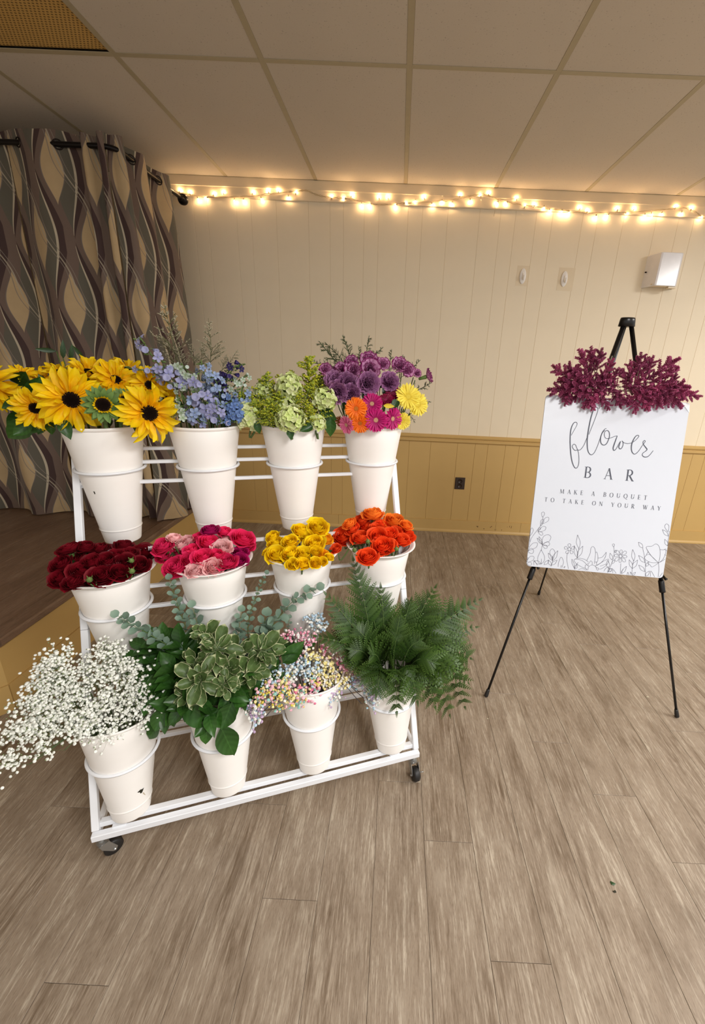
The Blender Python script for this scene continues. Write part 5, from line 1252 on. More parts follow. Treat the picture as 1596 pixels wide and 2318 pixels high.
def gerb_kit(mat, cm):
    k = mat.name
    if k not in GP:
        pm = [leafmesh('p', None, .10, 1, c, .35, 0, 3, 6, 'strap').mesh('petal', mat) for c in (-.12, .02, .15)]
        b = MB().lathe([(1.0, -.1), (1.0, .02), (.7, .16), (.3, .14), (.0001, .10)], 20)
        for i in range(90): rr = sqrt((i+.5)/90); a = i*2.4; b.box((0, 0, 0), (.06, .06, .14), Matrix.Translation((rr*cos(a), rr*sin(a), .12+.05*rr)))
        inner = MB(); sp = leafmesh('p', None, .16, 1, .1, .2, nu=3, nv=4)
        for i in range(26): inner.join(sp, Matrix.Rotation(tau*i/26, 4, 'Z') @ Matrix.Translation((0, .85, .04)) @ Matrix.Rotation(.5, 4, 'X') @ Matrix.Scale(.62, 4))
        GP[k] = (pm, b.mesh('flower_centre', cm), inner.mesh('inner_ring', mat))
    return GP[k]
def gerbera(label, px, py, rp, fx, fy, d, mat, cm, key=(2, 3), n=26, up=.06):
    n = int(n*1.55)
    p = onrk(px, py, .377+d); rad = rp*(p-CAM).dot(f_)/F; ax = view_ax(p, fx, fy); M = TRS(p, orient(ax, R(3))); root = thing('gerbera', label, 'gerbera', p, 'gerberas'); pm, ce, inn = gerb_kit(mat, cm); rd = rad*.23
    ob('flower_centre', ce, root, M @ Matrix.Scale(rd, 4)); ob('inner_ring', inn, root, M @ Matrix.Scale(rd, 4)); 
    for ring, (k, tl) in enumerate(((1.0, up), (.9, up+.14))):
        for i in range(n if ring == 0 else n//2): ob('petal', random.choice(pm), root, M @ Matrix.Rotation(tau*(i+.5*ring)/(n if ring == 0 else n//2) + R(.06), 4, 'Z') @ Matrix.Translation((0, rd*.6, -.002+.002*ring)) @ Matrix.Rotation(tl + R(.06), 4, 'X') @ Matrix.Scale((rad-rd*.6)*k*R(.94, 1.04), 4))
    b = MB().lathe([(.0001, -.7), (.5, -.6), (1.0, -.2), (1.1, -.02)], 14, 0, M @ Matrix.Scale(rd, 4)); centred(b, 'green_cup', G_sep, root)
    stem_to(root, p - ax*rd*.7, ax, key, .0026)
for a in (('orange gerbera facing the room at the front left', 806, 925, 27, 0, 0, -.10, K_go, M_gco), ('orange gerbera half covered, hanging lowest at the rim', 815, 958, 25, -.1, -.45, -.10, K_go, M_gco), ('bright magenta gerbera facing the room at the front centre', 851, 951, 28, 0, -.03, -.115, K_gm, M_gc), ('magenta gerbera above the front one', 842, 914, 26, -.05, .30, -.085, K_gm, M_gc),
          ('magenta gerbera turned to the right, right of the front one', 889, 948, 27, .85, -.15, -.10, K_gm, M_gc2), ('yellow gerbera facing left of the lens at the far right', 924, 898, 31, .35, .15, -.07, K_gy, M_gcy), ('yellow gerbera behind the rightmost one, only its right side showing', 946, 915, 28, .6, .1, -.04, K_gy, M_gcy), ('lowest yellow gerbera, at the right rim', 911, 953, 21, .35, -.3, -.09, K_gy, M_gcy),
          ('pink gerbera hanging sideways over the left rim', 784, 962, 22, -.95, -.35, -.09, K_gp, M_gc), ('dark crimson gerbera tilted back behind the yellow ones', 893, 893, 24, .1, .9, -.04, K_gd, M_gc2), ('dark crimson gerbera seen edge-on at the centre', 873, 905, 20, .0, .9, -.06, K_gd, M_gc2)):
    gerbera(*a)
gerbera('withered orange gerbera low at the far left', 770, 955, 15, -.9, -.5, -.04, K_brown, M_gco, n=14)
loose_leaf('curled_leaf', 'pale yellow curled petal-like leaf in the middle of the gerberas', 'leaf', onrk(868, 918, .28), onrk(894, 920, .27), (2, 3), .03, ME(leafmesh('l', None, .2, 1, .3, .4), 'leaf', K_gy))
loose_leaf('gerbera_leaf', 'grey-green calyx leaf beside the large yellow gerbera', 'leaf', onrk(900, 905, .30), onrk(888, 925, .28), (2, 3), .03, L_rose[0])
def wiry(seed):
    rr = random.Random(seed); b = MB(); nd = MB()
    main = spline([(0, 0, 0), (0, 0, .5), (rr.uniform(.05, .15), 0, 1.0)], 6); b.tube(main, .008, 4, 0, False)
    def needles(pts, n):
        for i in range(n):
            t = i/n; k = t*(len(pts)-1); p = pts[int(k)].lerp(pts[min(int(k)+1, len(pts)-1)], k-int(k)); ax = (pts[-1]-pts[0]).normalized(); a = rr.random()*tau
            d = (ax*1.3 + ax.orthogonal().normalized()*cos(a) + ax.cross(ax.orthogonal()).normalized()*sin(a)).normalized(); s_ = d.orthogonal().normalized()*.004
            nd.add([p-s_, p+s_, p+d*.06], [(0, 1, 2)], [(0, 0), (1, 0), (.5, 1)])
    for i in range(18):
        t = .25 + .72*i/18; c = main[int(t*(len(main)-1))]; a = rr.random()*tau; l = .36*(1.2-t)*rr.uniform(.7, 1.2); d = Vector((cos(a), sin(a), .9)).normalized()
        pts = spline([c, c + d*l*.5, c + d*l + Vector((0, 0, -.02))], 3); b.tube(pts, .005, 3, 0, False); needles(pts, 26)
    needles(main[len(main)//2:], 50); b.join(nd); return b.mesh('twigs', G_wiry)
WI = [wiry(s_) for s_ in range(3)]
for lb, b_, t_, d in (('wiry fern sprig at the upper left, curving left', (790, 850), (722, 775), .06), ('wiry fern sprig, topmost of the left group', (795, 850), (745, 770), .07), ('wiry fern sprig with the single highest tip', (795, 845), (785, 760), .07), ('wiry fern sprig arching right above the lilac cluster', (810, 845), (845, 768), .07), ('lowest wiry fern sprig arching right above the lilac cluster', (820, 845), (858, 783), .06), ('wiry fern sprig reaching left towards the goldenrod', (780, 850), (710, 812), .05),
                      ('wiry fern sprig rising between the two lilac clusters', (880, 860), (885, 792), .06), ('wiry fern sprig curling above the right lilac cluster', (890, 860), (915, 805), .07), ('wiry fern sprig pointing right beyond the right cluster', (900, 860), (952, 822), .06), ('wiry fern sprig at the right under the apart carnation', (915, 900), (975, 868), .02), ('wiry fern sprig at the right beside the yellow gerberas', (920, 910), (972, 905), .01), ('wiry fern sprig hanging low at the far right', (915, 930), (943, 953), -.02), ('wiry fern sprig standing behind the left lilac carnations', (775, 860), (752, 800), .06), ('wiry fern sprig in the middle above the topmost carnation', (820, 850), (812, 785), .07)):
    base, tip = onrk(*b_, .377+d), onrk(*t_, .377+d); root = thing('wiry_fern', lb, 'fern sprig', base, 'wiry fern sprigs'); dd = tip-base
    ob('twigs', random.choice(WI), root, TRS(base, orient(dd, R(pi)), dd.length*1.02)); stem_to(root, base, dd.normalized(), (2, 3), .0014)
for k, (x, y, kk) in enumerate([(x, y, (2, 3)) for x, y in ((800, 905), (870, 890), (900, 930), (830, 900), (780, 920), (860, 870))] + [(x, y, (2, 2)) for x, y in ((620, 940), (690, 935), (655, 945), (735, 940), (600, 950))] + [(x, y, (2, 1)) for x, y in ((430, 945), (460, 940), (500, 940), (520, 930), (410, 930), (480, 925), (530, 945), (445, 920), (415, 950), (490, 955))]):
    p0 = onrk(x, y+8, .377+.0); loose_leaf('leaf_sprig', 'dark leaf deep between the stems of the ' + {1: 'blue delphiniums', 2: 'hydrangeas and goldenrod', 3: 'gerberas'}[kk[1]], 'leaf', p0, p0 + Vector((R(.03), R(.02), R(.02, .05))), kk, .05, random.choice(L_salal), group='filler leaves, top tier bucket %d' % kk[1])

# ---------------------------------------------------------------- leather fern
random.seed(41)
def pinna(seed, n=8):
    b = MB(); b.tube([(0, 0, 0), (0, .5, .01), (0, 1, -.03)], [.010, .008, .003], 3, 0, False)
    for i in range(n):
        t = .04 + .93*i/n; l = (.27*(1-t)**.6 + .03); 
        for sx in (-1, 1):
            q = Vector((0, t + (.02 if sx > 0 else 0), 0)); d = Vector((sx*.80, .60, -.10)).normalized(); s_ = Vector((-.60*sx, .80, 0)).normalized()*l*.24; up = Vector((0, 0, .02))
            b.add([q - s_*.4, q + s_*.4, q + d*l*.45 + s_ + up, q + d*l*.45 - s_ + up, q + d*l*.8 + s_*.45, q + d*l*.8 - s_*.45, q + d*l], [(0, 1, 2, 3), (3, 2, 4, 5), (5, 4, 6)], [(.3, t*.6), (.7, t*.6), (1, t*.6+.2), (0, t*.6+.2), (.8, t*.6+.3), (.2, t*.6+.3), (.5, t*.6+.4)])
    b.add([Vector((-.03, .96, 0)), Vector((.03, .96, 0)), Vector((0, 1.06, -.03))], [(0, 1, 2)], [(0, .9), (1, .9), (.5, 1)])
    return b.mesh('pinna', G_fern)
PIN = [pinna(s_, n) for s_, n in ((0, 8), (1, 9), (2, 7))]
def frond(label, pts, key, wid, nrm, n=13, start=.30, grp=None, pw_=.8):
    """pts: 3D points, base to tip; pinnae in pairs along the blade"""
    S = spline(pts, 8); root = thing('fern_frond', label, 'fern', S[0], grp); m_ = len(S)-1
    L = sum((S[i+1]-S[i]).length for i in range(m_)); at = lambda t: S[int(t*m_)].lerp(S[min(int(t*m_)+1, m_)], t*m_-int(t*m_))
    bot, top, bax, M, _ = BK[key]; q = M.inverted() @ S[0]; lat = Vector((q.x, q.y, 0)); lat *= min(1, .07/(lat.length or 1))
    centred(MB().tube([M @ Vector((lat.x*.5, lat.y*.5, BH*.35)), M @ Vector((lat.x, lat.y, BH*.93))] + S, [.0017]*2 + [.0017*(1.1-i/len(S)*.9) for i in range(len(S))], 5), 'rachis', G_stem, root)
    n = max(9, min(18, int(L*(1-start)/.0235)))
    for i in range(n):
        t = start + (1-start)*(i/n)**.95; u = (t-start)/(1-start); l = wid*((1-u)**pw_)*(.75 + .25*min(1, u*6)) + .008
        tg = (at(min(1, t+.04)) - at(max(0, t-.04))).normalized(); nn = Vector(nrm) - tg*Vector(nrm).dot(tg); nn.normalize(); sd = tg.cross(nn)
        for sx in (-1, 1):
            ang = 1.05 - .35*u + R(.06); y = (tg*cos(ang) + sd*sx*sin(ang) - nn*.16).normalized(); z = (nn - y*nn.dot(y)).normalized()
            MM = Matrix((y.cross(z), y, z)).transposed().to_4x4(); MM.translation = at(t); ob('pinna', random.choice(PIN), root, MM @ Matrix.Scale(l*R(.92, 1.08), 4))
    y = (at(1)-at(.95)).normalized(); z = (Vector(nrm)-y*Vector(nrm).dot(y)).normalized(); MM = Matrix((y.cross(z), y, z)).transposed().to_4x4(); MM.translation = at(1) - y*.004; ob('pinna', PIN[0], root, MM @ Matrix.Scale(.022, 4))
    return root
d3 = .0915  # depth of the bottom tier's bucket axes
FR = [('fern frond standing highest at the left against the orange rose bucket', (800, 1268), .06, 68), ('fern frond leaning left under the yellow rose bucket', (738, 1345), .04, 62), ('fern frond pointing far left over the tinted baby\'s breath', (715, 1440), .0, 60),
      ('fern frond upright in front of the orange rose bucket', (862, 1330), .04, 64), ('pale-tipped fern frond upright left of the right-hand fan', (985, 1330), .06, 72), ('fern frond reaching furthest right at the top', (1086, 1358), .05, 78),
      ('fern frond reaching right, second from the top', (1078, 1420), .02, 70), ('fern frond at the right middle', (1065, 1490), -.02, 66), ('lighter fern frond rising in the middle, small', (905, 1395), -.04, 46), ('fern frond arching over the bucket rim to the lower left', (780, 1500), -.05, 52),
      ('fern frond at the upper right, upright beside the rack post', (930, 1360), .05, 60), ('longest fern frond hanging down right', (1018, 1618), -.09, 62), ('fern frond hanging right of the bucket, second lowest', (1052, 1600), -.07, 54), ('fern frond hanging over the front of the bucket', (898, 1612), -.14, 40),
      ('fern frond drooping to the lower right middle', (990, 1560), -.10, 58), ('fern frond facing forward at the centre', (880, 1470), -.10, 58), ('fern frond facing forward at the centre right', (950, 1450), -.08, 62), ('fern frond filling the left centre', (805, 1420), -.01, 58), ('fern frond filling the top between the two tall ones', (832, 1352), .05, 58),
      ('fern frond along the right edge, curled downward', (1060, 1545), -.04, 50), ('fern frond low at the left front of the bucket', (820, 1545), -.11, 44), ('fern frond between the centre and the right fan', (1010, 1400), .0, 68), ('fern frond behind the centre, tips by the white post', (915, 1400), .03, 60), ('short fern frond right above the bucket rim', (930, 1530), -.13, 46),
      ('fern frond in the lower centre, leaning left', (850, 1520), -.10, 48), ('fern frond in the right fan, just below the topmost', (1045, 1385), .04, 66), ('fern frond at the left edge behind the tinted flowers', (752, 1395), .02, 54),
      ('fern frond curling over the rim at the front left of the fern bucket', (852, 1572), -.145, 44), ('fern frond curling over the rim at the front right of the fern bucket', (945, 1588), -.15, 50), ('fern frond drooping right of the rim, under the long ones', (985, 1600), -.12, 52), ('fern frond facing the lens low in the centre', (900, 1535), -.15, 54),
      ('fern frond low at the centre right', (985, 1500), -.12, 60), ('fern frond low at the centre left', (840, 1480), -.10, 56), ('fern frond at the lower right edge of the fan', (1035, 1520), -.06, 58), ('fern frond filling the mid left', (795, 1470), -.05, 54), ('fern frond facing the lens in the upper centre', (900, 1440), -.05, 58)]
for lb, (tx, ty), dd, wpx in FR:
    bot, top, bax, M, _ = BK[(0, 3)]
    tip = onrk(tx, ty, d3+dd); lat = Vector((tip.x-top.x, tip.y-top.y, 0)); l = lat.length or 1
    base = top + lat*(min(.06, l*.4)/l) + Vector((0, 0, -.01)); dist = (tip-CAM).dot(f_)
    hang = tip.z < top.z + .03
    mid = base.lerp(tip, .45) + Vector((0, 0, (.07 if hang else .03))) + (CAM-tip).normalized()*.02
    if hang: mid = base.lerp(tip, .5); mid.z = max(base.z, tip.z) + .05
    nrm = ((CAM-tip).normalized()*1.0 + UP*.5 + Vector((R(.45), R(.4), 0))).normalized()
    frond(lb, [base, mid, tip], (0, 3), wpx*(1.05 if not hang else 1.3)*dist/F, nrm, n=14 if wpx > 50 else 11, start=.18 if not hang else .15, grp='leather fern fronds', pw_=.8 if not hang else .42)

# ---------------------------------------------------------------- baby's breath
random.seed(51)
def gyp(seed, nb, mats, r=.038):
    rr = random.Random(seed); b = MB(); t_ = MB()
    t_.tube(spline([(0, 0, 0), (.03, .02, .45), (0, 0, .8)], 4), .007, 4, 0, False)
    for i in range(nb):
        c = Vector([rr.gauss(0, .27) for _ in range(3)]) + Vector((0, 0, .98)); a = Vector((c.x*.25, c.y*.25, .45+.35*rr.random())); mm = a.lerp(c, .55) + Vector((rr.uniform(-.05, .05), rr.uniform(-.05, .05), .02))
        t_.tube([a, mm, c], .0035, 3, 0, False)
        k = rr.randrange(max(1, len(mats)-1)); s_ = r*rr.uniform(.62, 1.15)
        # a ruffled little double bloom: tilted rings of petals round a crown
        ax = orient(Vector((rr.gauss(0, .5), rr.gauss(0, .5), .8)), rr.random()*6); Mt = TRS(c, ax, s_)
        b.lathe([(.0001, -.9), (.62, -.6), (1.0, .0), (.86, .42), (.66, .34), (.52, .66), (.22, .52), (.0001, .7)], 7, k, Mt)
        if rr.random() < .35: q = c + Vector([rr.uniform(-.10, .10) for _ in range(3)]); t_.tube([mm, q], .003, 3, 0, False); b.ball(q, r*.42, 5, len(mats)-1)
    return t_, b
def gyp_kit(seed, nb, cols, stem, r=.038):
    t_, b = gyp(seed, nb, cols, r); return t_.mesh('twigs', stem), b.mesh('blossoms', cols)
GW = [gyp_kit(s_, 46, [K_gyp, K_gyp, K_gyp, G_gypd], G_gyps, .076) for s_ in range(4)]
def poly_pts(poly, n, mind, seed):
    rr = random.Random(seed); xs = [p[0] for p in poly]; ys = [p[1] for p in poly]; out = []; tries = 0
    while len(out) < n and tries < 8000:
        tries += 1; x, y = rr.uniform(min(xs), max(xs)), rr.uniform(min(ys), max(ys)); c = False; j = len(poly)-1
        for i in range(len(poly)):
            if (poly[i][1] > y) != (poly[j][1] > y) and x < (poly[j][0]-poly[i][0])*(y-poly[i][1])/(poly[j][1]-poly[i][1])+poly[i][0]: c = not c
            j = i
        if c and all((x-a)**2+(y-b_)**2 > mind*mind for a, b_ in out): out.append((x, y))
    return out
def sprays(pts, key, kits, lab, grp, size, dfun, zc=.4):
    bot, top, bax, M, _ = BK[key]
    for (x, y) in pts:
        c = onrk(x, y, d3 + dfun(x, y)); lat = Vector((c.x-top.x, c.y-top.y, 0)); l = lat.length or 1
        base = c - ((c - top).normalized()*.6 + UP*.5).normalized()*size; kit = kits[0] if callable(kits[0]) is False and not isinstance(kits, dict) else kits
        kit = random.choice(kits(x, y)) if callable(kits) else random.choice(kits)
        root = thing('flower_spray', lab(x, y) if callable(lab) else lab, 'baby\'s breath', base, grp(x, y) if callable(grp) else grp); d = c - base
        Mx = TRS(base, orient(d, R(pi)), size*R(.92, 1.1)); ob('twigs', kit[0], root, Mx); ob('blossoms', kit[1], root, Mx)['kind'] = 'stuff'
        l2 = M @ Vector((0, 0, 0)); rim = top + lat*(min(.075, l*.6)/l) - Vector((0, 0, .006))
        centred(MB().tube(spline([base, rim, M @ Vector((0, 0, BH*.4))], 4), .0012, 4), 'stem', G_gyps if kits is GW else G_tst, root)
POLY_W = [(175,1478),(215,1450),(290,1468),(320,1500),(345,1540),(365,1580),(352,1622),(300,1645),(235,1668),(185,1672),(140,1660),(60,1690),(12,1700),(8,1650),(40,1610),(60,1560),(85,1520),(130,1500)]
pw = poly_pts(POLY_W, 74, 15, 3) + [(112,1490),(130,1478),(98,1512),(22,1718),(100,1698),(12,1730),(385,1590),(378,1570)]
def dW(x, y): return -.02 - .10*max(0, (y-1560)/130) + .04*max(0, (1560-y)/100)
sprays(pw, (0, 0), GW, lambda x, y: 'white baby\'s breath spray in the ' + ('top' if y < 1525 else 'upper' if y < 1575 else 'lower' if y < 1635 else 'lowest') + ' part of the drift, ' + ('far left' if x < 90 else 'left of the bucket' if x < 180 else 'above the bucket' if x < 290 else 'beside the greenery'), 'white baby\'s breath sprays', .052, dW)
random.seed(61)
TM = {'blue': ['blue', 'blue', 'white', 'white', 'aqua'], 'yellow': ['yellow', 'yellow', 'white', 'peach'], 'pink': ['pink', 'pink', 'rose', 'white', 'lilac'], 'mix': ['yellow', 'pink', 'aqua', 'gold', 'peach'], 'grey': ['white', 'lilac', 'blue', 'aqua']}
TK_ = {k: [gyp_kit(70+i*7+len(k), 38, [TINT[c] for c in v], G_tst if k != 'pink' else G_tst2, .108) for i in range(2)] for k, v in TM.items()}
TP = {'blue': [(690,1495),(705,1515),(625,1530),(605,1545),(650,1520),(700,1535),(672,1512),(705,1405),(722,1400),(728,1418)], 'pink': [(762,1458),(738,1470),(680,1475),(655,1440),(680,1438),(700,1445),(760,1470),(775,1490),(800,1480),(808,1500),(800,1515),(780,1508),(700,1575),(715,1560),(668,1558),(690,1450)], 'yellow': [(722,1482),(742,1498),(700,1478),(735,1540),(755,1520),(770,1548),(745,1555),(760,1535),(640,1535),(735,1505),(660,1570),(780,1540),(725,1525)], 'mix': [(620,1570),(590,1570),(640,1565),(685,1580),(665,1585),(585,1590),(605,1560),(630,1590),(710,1545),(645,1548)], 'grey': [(815,1540),(840,1555),(850,1570),(800,1535),(830,1545),(750,1572),(845,1585),(765,1565),(575,1605),(580,1620)]}
tn = {'blue': 'pale blue tinted baby\'s breath', 'pink': 'pink tinted baby\'s breath', 'yellow': 'pale yellow tinted baby\'s breath', 'mix': 'many-coloured tinted baby\'s breath', 'grey': 'white and lilac tinted baby\'s breath'}
def dT(x, y): return -.03 - .07*max(0, (y-1520)/70) + .05*max(0, (1520-y)/80)
for k, pts in TP.items():
    wh = lambda x, y, k=k: tn[k] + (' at the far left over the greenery' if x < 612 else ' at the left of its bucket' if x < 660 else ' standing high behind the others' if y < 1460 else ' drifting right toward the fern' if x > 795 else ' in the middle of its bucket')
    sprays(pts, (0, 2), TK_[k], wh, 'tinted baby\'s breath sprays', .042, dT)

# ---------------------------------------------------------------- greenery and eucalyptus
random.seed(71)
def leafy(nm, label, cat, pts, meshes, size, n, key, opp=False, start=.1, grp=None, flat=.3, ang=.8, r=.0018, tipl=True, taper=.35):
    S = spline(pts, 8); m_ = len(S)-1; root = thing(nm, label, cat, S[0], grp); at = lambda t: S[int(t*m_)].lerp(S[min(int(t*m_)+1, m_)], t*m_-int(t*m_))
    bot, top, bax, M, _ = BK[key]; q = M.inverted() @ S[0]; lat = Vector((q.x, q.y, 0)); lat *= min(1, .075/(lat.length or 1))
    centred(MB().tube([M @ Vector((lat.x*.5, lat.y*.5, BH*.35)), M @ Vector((lat.x, lat.y, BH*.93))] + S, [r*1.1]*2 + [r*(1.1-.7*i/len(S)) for i in range(len(S))], 5), 'stem', G_stem, root)
    for i in range(n):
        t = start + (1-start)*i/n; tg = (at(min(1, t+.05))-at(max(0, t-.05))).normalized(); v = (CAM-at(t)).normalized(); side = tg.cross(v).normalized()
        for k in ((0, 1) if opp else (0,)):
            a = (pi*k + (pi/2*(i % 2) if opp else i*2.4)) + R(.4); o = (side*cos(a) + v*sin(a)*.8).normalized()
            y = (tg*cos(ang) + o*sin(ang) + Vector((R(.15), R(.15), R(.1)))).normalized(); z = v*.8 + UP*.5 + tg*.6
            leaf_on(root, at(t) + o*r, y, z, size*R(.8, 1.15)*(1-taper*t), random.choice(meshes))
    if tipl: leaf_on(root, at(1), (at(1)-at(.9)), (CAM-at(1)) + UP*.3, size*.7, meshes[0])
    return root
def rosette(root_label, px, py, rp, d, fx, fy, key=(0, 1), n=12, grp='variegated leaf sprigs'):
    c = onrk(px, py, d3+d); s_ = rp*1.35*(c-CAM).dot(f_)/F; ax = view_ax(c, fx, fy); root = thing('variegated_sprig', root_label, 'leafy sprig', c, grp)
    for i in range(n):
        a = i*2.4; tl = (.45 + .95*(1-i/n)) if i > 2 else 1.3; M = orient(ax, a)
        y = (M.to_3x3() @ Vector((0, sin(tl), cos(tl))) + Vector((R(.3), R(.3), R(.3)))).normalized(); z = M.to_3x3() @ Vector((0, -cos(tl), sin(tl)))
        leaf_on(root, c - ax*s_*.18*(i/n), y, z, s_*R(.75, 1.15)*(1.0 if i > 2 else .6), random.choice(L_pit))
    bot, top, bax, M, _ = BK[key]; lat = Vector((c.x-top.x, c.y-top.y, 0)); l = lat.length or 1
    centred(MB().tube(spline([c, (c-ax*s_*.8), top + lat*(min(.07, l*.5)/l), M @ Vector((0, 0, BH*.4))], 4), .002, 5), 'stem', G_stem, root)
def P1(x, y, d): return onrk(x, y, d3+d)
topB = BK[(0, 1)][1]
def gb(x, y, d=0):   # start inside the greenery bucket
    bot, top, bax, M, _ = BK[(0, 1)]; t_ = onrk(x, y, d3+d); lat = Vector((t_.x-top.x, t_.y-top.y, 0)); l = lat.length or 1; return top + lat*(min(.07, l*.4)/l) - Vector((0, 0, .012))
SAL = [('dark glossy sprig at the upper left, before the dark red rose bucket', (355, 1445), .05, 9), ('dark green sprig pointing left into the white baby\'s breath', (312, 1490), .03, 9), ('glossy leaf sprig at the left middle', (345, 1530), .0, 9), ('dark green sprig low at the left', (345, 1570), -.03, 8), ('dark green sprig hanging left of the bucket rim', (360, 1640), -.07, 7), ('glossy sprig with a single upright broad leaf', (400, 1450), .04, 8),
       ('dark green sprig behind the variegated leaves at left', (415, 1490), .02, 8), ('dark green sprig at the right with a broad leaf by the tinted flowers', (680, 1465), .02, 5), ('dark green sprig right of the variegated leaves', (625, 1540), -.02, 8), ('dark green sprig low at the right of the bucket', (560, 1590), -.06, 8), ('dark green sprig spreading over the front left rim', (415, 1600), -.10, 7), ('dark green sprig spreading over the front of the rim', (470, 1640), -.12, 7), ('dark green sprig in the lower middle', (520, 1580), -.09, 8), ('dark green sprig in the centre behind the lower variegated one', (540, 1530), -.04, 8), ('dark green sprig at the far left middle', (330, 1465), .05, 8), ('dark green sprig in the left centre', (385, 1510), -.01, 8), ('dark green sprig between the two lower variegated ones', (570, 1555), -.05, 7)]
for lb, (x, y), d, n in SAL:
    tip = P1(x, y, d); base = gb(x, y, d); mid = base.lerp(tip, .55) + Vector((0, 0, .035)) + (CAM-tip).normalized()*.01
    leafy('leafy_branch', lb, 'greenery', [base, mid, tip], L_salal, .078, n+2, (0, 1), grp='dark green leafy branches', start=.25)
for a in (('variegated sprig highest in the greenery, cream-edged leaves', 465, 1438, 32, .0, 0, .5), ('large variegated sprig in front, leaves hanging down', 452, 1540, 38, -.10, -.15, -.1), ('variegated sprig at the left of the bucket centre', 440, 1500, 30, -.05, -.3, .2), ('variegated sprig in the upper middle with upright leaves', 490, 1470, 38, -.03, .1, .5), ('variegated sprig right of the upper middle', 535, 1475, 34, -.01, .2, .5), ('variegated sprig at the right, beside the tinted baby\'s breath', 590, 1475, 40, -.01, .4, .4), ('variegated sprig in the centre behind the large front one', 515, 1515, 34, -.06, .1, .2), ('variegated sprig at the lower right, leaf edges curled', 565, 1520, 32, -.05, .4, 0), ('variegated sprig at the lower left under the glossy leaves', 430, 1570, 28, -.09, -.4, -.3), ('small pale variegated leaf cluster right of the front one', 505, 1552, 24, -.10, .3, 0), ('variegated sprig at the top right, nearest the yellow rose bucket', 615, 1455, 24, .02, .4, .5)):
    rosette(*a)
loose_leaf('broad_leaf', 'broad dark leaf hanging alone down the front of the greenery bucket', 'leaf', P1(500, 1645, -.112), P1(532, 1716, -.125), (0, 1), .1, leafmesh('l', None, .27, 1, -.10, .15, .05, 7, 10, 'leaf').mesh('leaf', G_deep))
loose_leaf('broad_leaf', 'largest dark leaf lying across the front rim', 'leaf', P1(415, 1590, -.11), P1(492, 1642, -.12), (0, 1), .1, leafmesh('l', None, .30, 1, -.2, .2, .04, 7, 10).mesh('leaf', G_deep))
loose_leaf('broad_leaf', 'dark leaf pointing down just above the lone hanging leaf', 'leaf', P1(525, 1590, -.11), P1(502, 1648, -.12), (0, 1), .1, L_salal[2])
loose_leaf('broad_leaf', 'dark leaf hanging at the left below the rim, tip pointing down', 'leaf', P1(372, 1600, -.07), P1(352, 1652, -.08), (0, 1), .1, L_salal[2])
loose_leaf('broad_leaf', 'round olive leaf at the right beside the tinted flowers', 'leaf', P1(540, 1575, -.05), P1(572, 1540, -.06), (0, 1), .1, leafmesh('l', None, .42, 1, .1, .1, 0, 5, 7).mesh('leaf', G_sep))
loose_leaf('broad_leaf', 'upright glossy leaf rising into the tinted baby\'s breath', 'leaf', P1(640, 1500, -.02), P1(688, 1452, -.02), (0, 1), .1, L_salal[1])
EU = [('eucalyptus stem at the far left, tip over the dark red rose bucket', [(400, 1480), (345, 1440), (300, 1415), (268, 1395)], .02, 14, .021), ('eucalyptus stem rising left of the hot pink rose bucket', [(425, 1480), (420, 1420), (402, 1370), (384, 1312)], .06, 17, .018), ('eucalyptus stem leaning against the hot pink rose bucket', [(470, 1470), (450, 1420), (436, 1375)], .07, 9, .023), ('tall thin eucalyptus stem right of the hot pink rose bucket', [(560, 1470), (562, 1410), (580, 1350), (602, 1300)], .06, 16, .014), ('eucalyptus stem reaching right over the yellow rose bucket', [(590, 1460), (622, 1410), (665, 1360), (716, 1332)], .04, 14, .026), ('eucalyptus stem with dense round leaves, short, near the centre', [(530, 1470), (540, 1430), (546, 1385)], .06, 9, .022), ('eucalyptus stem with a pale rosette of leaves at the tip', [(580, 1480), (592, 1440), (602, 1395)], .05, 9, .030), ('faint eucalyptus stem right of the rosette one', [(640, 1480), (650, 1440), (655, 1400)], .06, 9, .014), ('eucalyptus stem low behind the glossy leaves at left', [(400, 1480), (375, 1450), (340, 1425)], .06, 9, .018)]
for lb, pts, d, n, sz in EU:
    P = [P1(x, y, d) for x, y in pts]; leafy('eucalyptus_stem', lb, 'eucalyptus', [gb(*pts[0], d)] + P, L_euc, sz*1.5, n, (0, 1), True, .25, 'eucalyptus stems', ang=1.15, r=.0013, taper=.45)

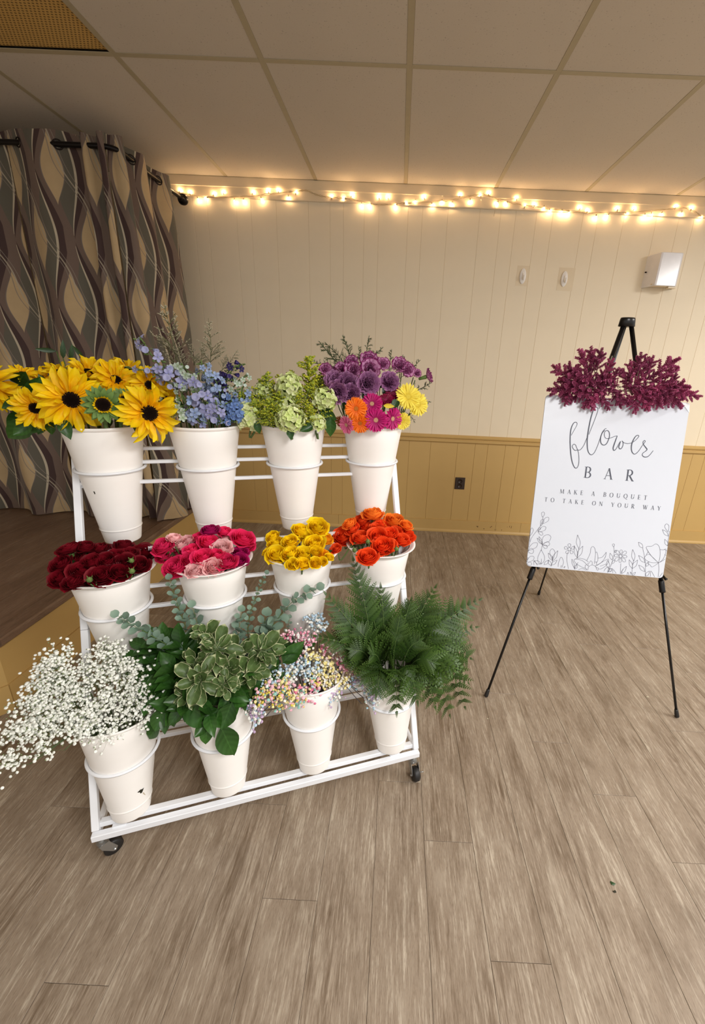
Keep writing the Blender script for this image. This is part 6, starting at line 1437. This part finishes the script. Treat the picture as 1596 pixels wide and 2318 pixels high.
# ---------------------------------------------------------------- plum heather swag on the sign
random.seed(81)
swag = thing('heather_swag', 'artificial plum-coloured heather swag fastened across the top of the sign', 'swag', sgp(.5, 0, .02))
def sprig(seed):
    rr = random.Random(seed); b = MB(); b.tube(spline([(0, 0, 0), (.02, 0, .5), (.0, .03, 1)], 3), .012, 4, 1, False)
    def spike(c, d, l, n, s_):
        d = d.normalized(); o1 = d.orthogonal().normalized(); o2 = d.cross(o1)
        b.tube([c, c+d*l], .006, 3, 1, False)
        for i in range(n):
            t = (i+.5)/n; a = i*2.4; o = o1*cos(a)+o2*sin(a); p = c + d*l*t; e = (o*.9 + d*.75).normalized(); w = d.cross(o).normalized()*s_*.26; ll = s_*(1.1-.5*t)*rr.uniform(.8, 1.2)
            for k in (-.35, .35):
                e2 = (e + d.cross(o)*k).normalized(); b.add([p-w*.4, p+w*.4, p+e2*ll*.6+w, p+e2*ll, p+e2*ll*.6-w], [(0, 1, 2, 3, 4)], [(.3, 0), (.7, 0), (1, .6), (.5, 1), (0, .6)])
    spike(Vector((0, 0, .40)), Vector((0, .05, 1)), .60, 60, .095)
    for i in range(9):
        t = .18 + .68*i/9; a = i*2.4 + rr.uniform(-.3, .3); d = Vector((cos(a), sin(a), 1.0)); spike(Vector((0, 0, t)), d, .24*(1.15-t)+.12, 34, .080)
    return b.mesh('sprig', [K_hea, K_hea2])
SPG = [sprig(s_) for s_ in range(4)]
def onsg(x, y, lift):
    n_ = SNn; return onplane(x, y, STL + n_*lift, n_)
HS = [(1240,885,1320,880),(1262,862,1330,868),(1277,828,1335,862),(1312,790,1340,855),(1338,785,1348,850),(1362,788,1350,850),(1292,856,1350,862),(1272,872,1350,880),(1388,812,1365,865),(1402,832,1380,870),(1285,908,1335,880),(1320,925,1345,885),(1338,930,1350,885),(1362,915,1365,880),(1300,840,1350,870),
      (1452,798,1440,860),(1466,808,1450,865),(1482,806,1455,862),(1537,808,1470,858),(1535,834,1475,865),(1562,872,1485,878),(1560,893,1490,880),(1548,918,1490,885),(1500,925,1465,890),(1470,930,1455,885),(1438,938,1440,888),(1418,922,1425,885),(1425,815,1430,865),(1510,850,1460,872),(1530,860,1480,878),(1398,905,1405,875),(1520,905,1470,885),(1490,840,1450,870),(1375,850,1400,880),(1410,860,1440,885),(1480,900,1430,880),(1370,895,1330,872),(1330,830,1345,870),(1505,880,1440,880),(1300,890,1360,880)]
for tx, ty, bx, by in HS:
    tip, base = onsg(tx, ty, R(.015, .05) if ty < 895 else R(.012, .03)), onsg(bx, by, R(.012, .03)); d = tip-base
    o = ob('sprig', random.choice(SPG), swag, TRS(base, orient(d, R(3)), d.length) @ Matrix.Diagonal((1.3, 1.3, 1, 1)))
for k in range(34):
    x = 1275 + 7.6*k; y = 872 + .06*(x-1275) + R(14); a = R(pi); tip = onsg(x+66*cos(a), y+44*sin(a)-4, R(.02, .05)); base = onsg(x, y, .015); d = tip-base
    ob('sprig', random.choice(SPG), swag, TRS(base, orient(d, R(3)), d.length) @ Matrix.Diagonal((1.25, 1.25, 1, 1)))
centred(MB().tube(spline([onsg(1310, 880, .012), onsg(1400, 884, .018), onsg(1500, 888, .012)]), .003, 6), 'wire_stem', K_hea2, swag)

# ---------------------------------------------------------------- crumbs on the floor
def scrap(label, px, py, r, mat):
    p = onz(px, py, .0015); rr = random.Random(int(px)); b = MB(); n = 7
    b.add([p + Vector((r*rr.uniform(.4, 1.1)*cos(tau*i/n), r*rr.uniform(.25, .7)*sin(tau*i/n), 0)) for i in range(n)] + [p + Vector((0, 0, r*.35))], [(i, (i+1) % n, n) for i in range(n)])
    o = centred(b, 'leaf_scrap', mat, None); tag(o, label, 'debris')
scrap('small dark dried leaf scrap on the floor, lower right', 1386, 2000, .010, G_dark); scrap('tiny dark scrap just below the larger one, lower right', 1392, 2018, .007, M_hole)
scrap('pale petal scrap on the floor left of the easel\'s right foot', 1466, 1577, .008, K_lim); scrap('pale petal scrap on the floor below the easel\'s left foot', 1104, 1627, .006, K_lim); scrap('pale yellow speck on the floor between the easel legs', 1284, 1470, .004, K_lim)
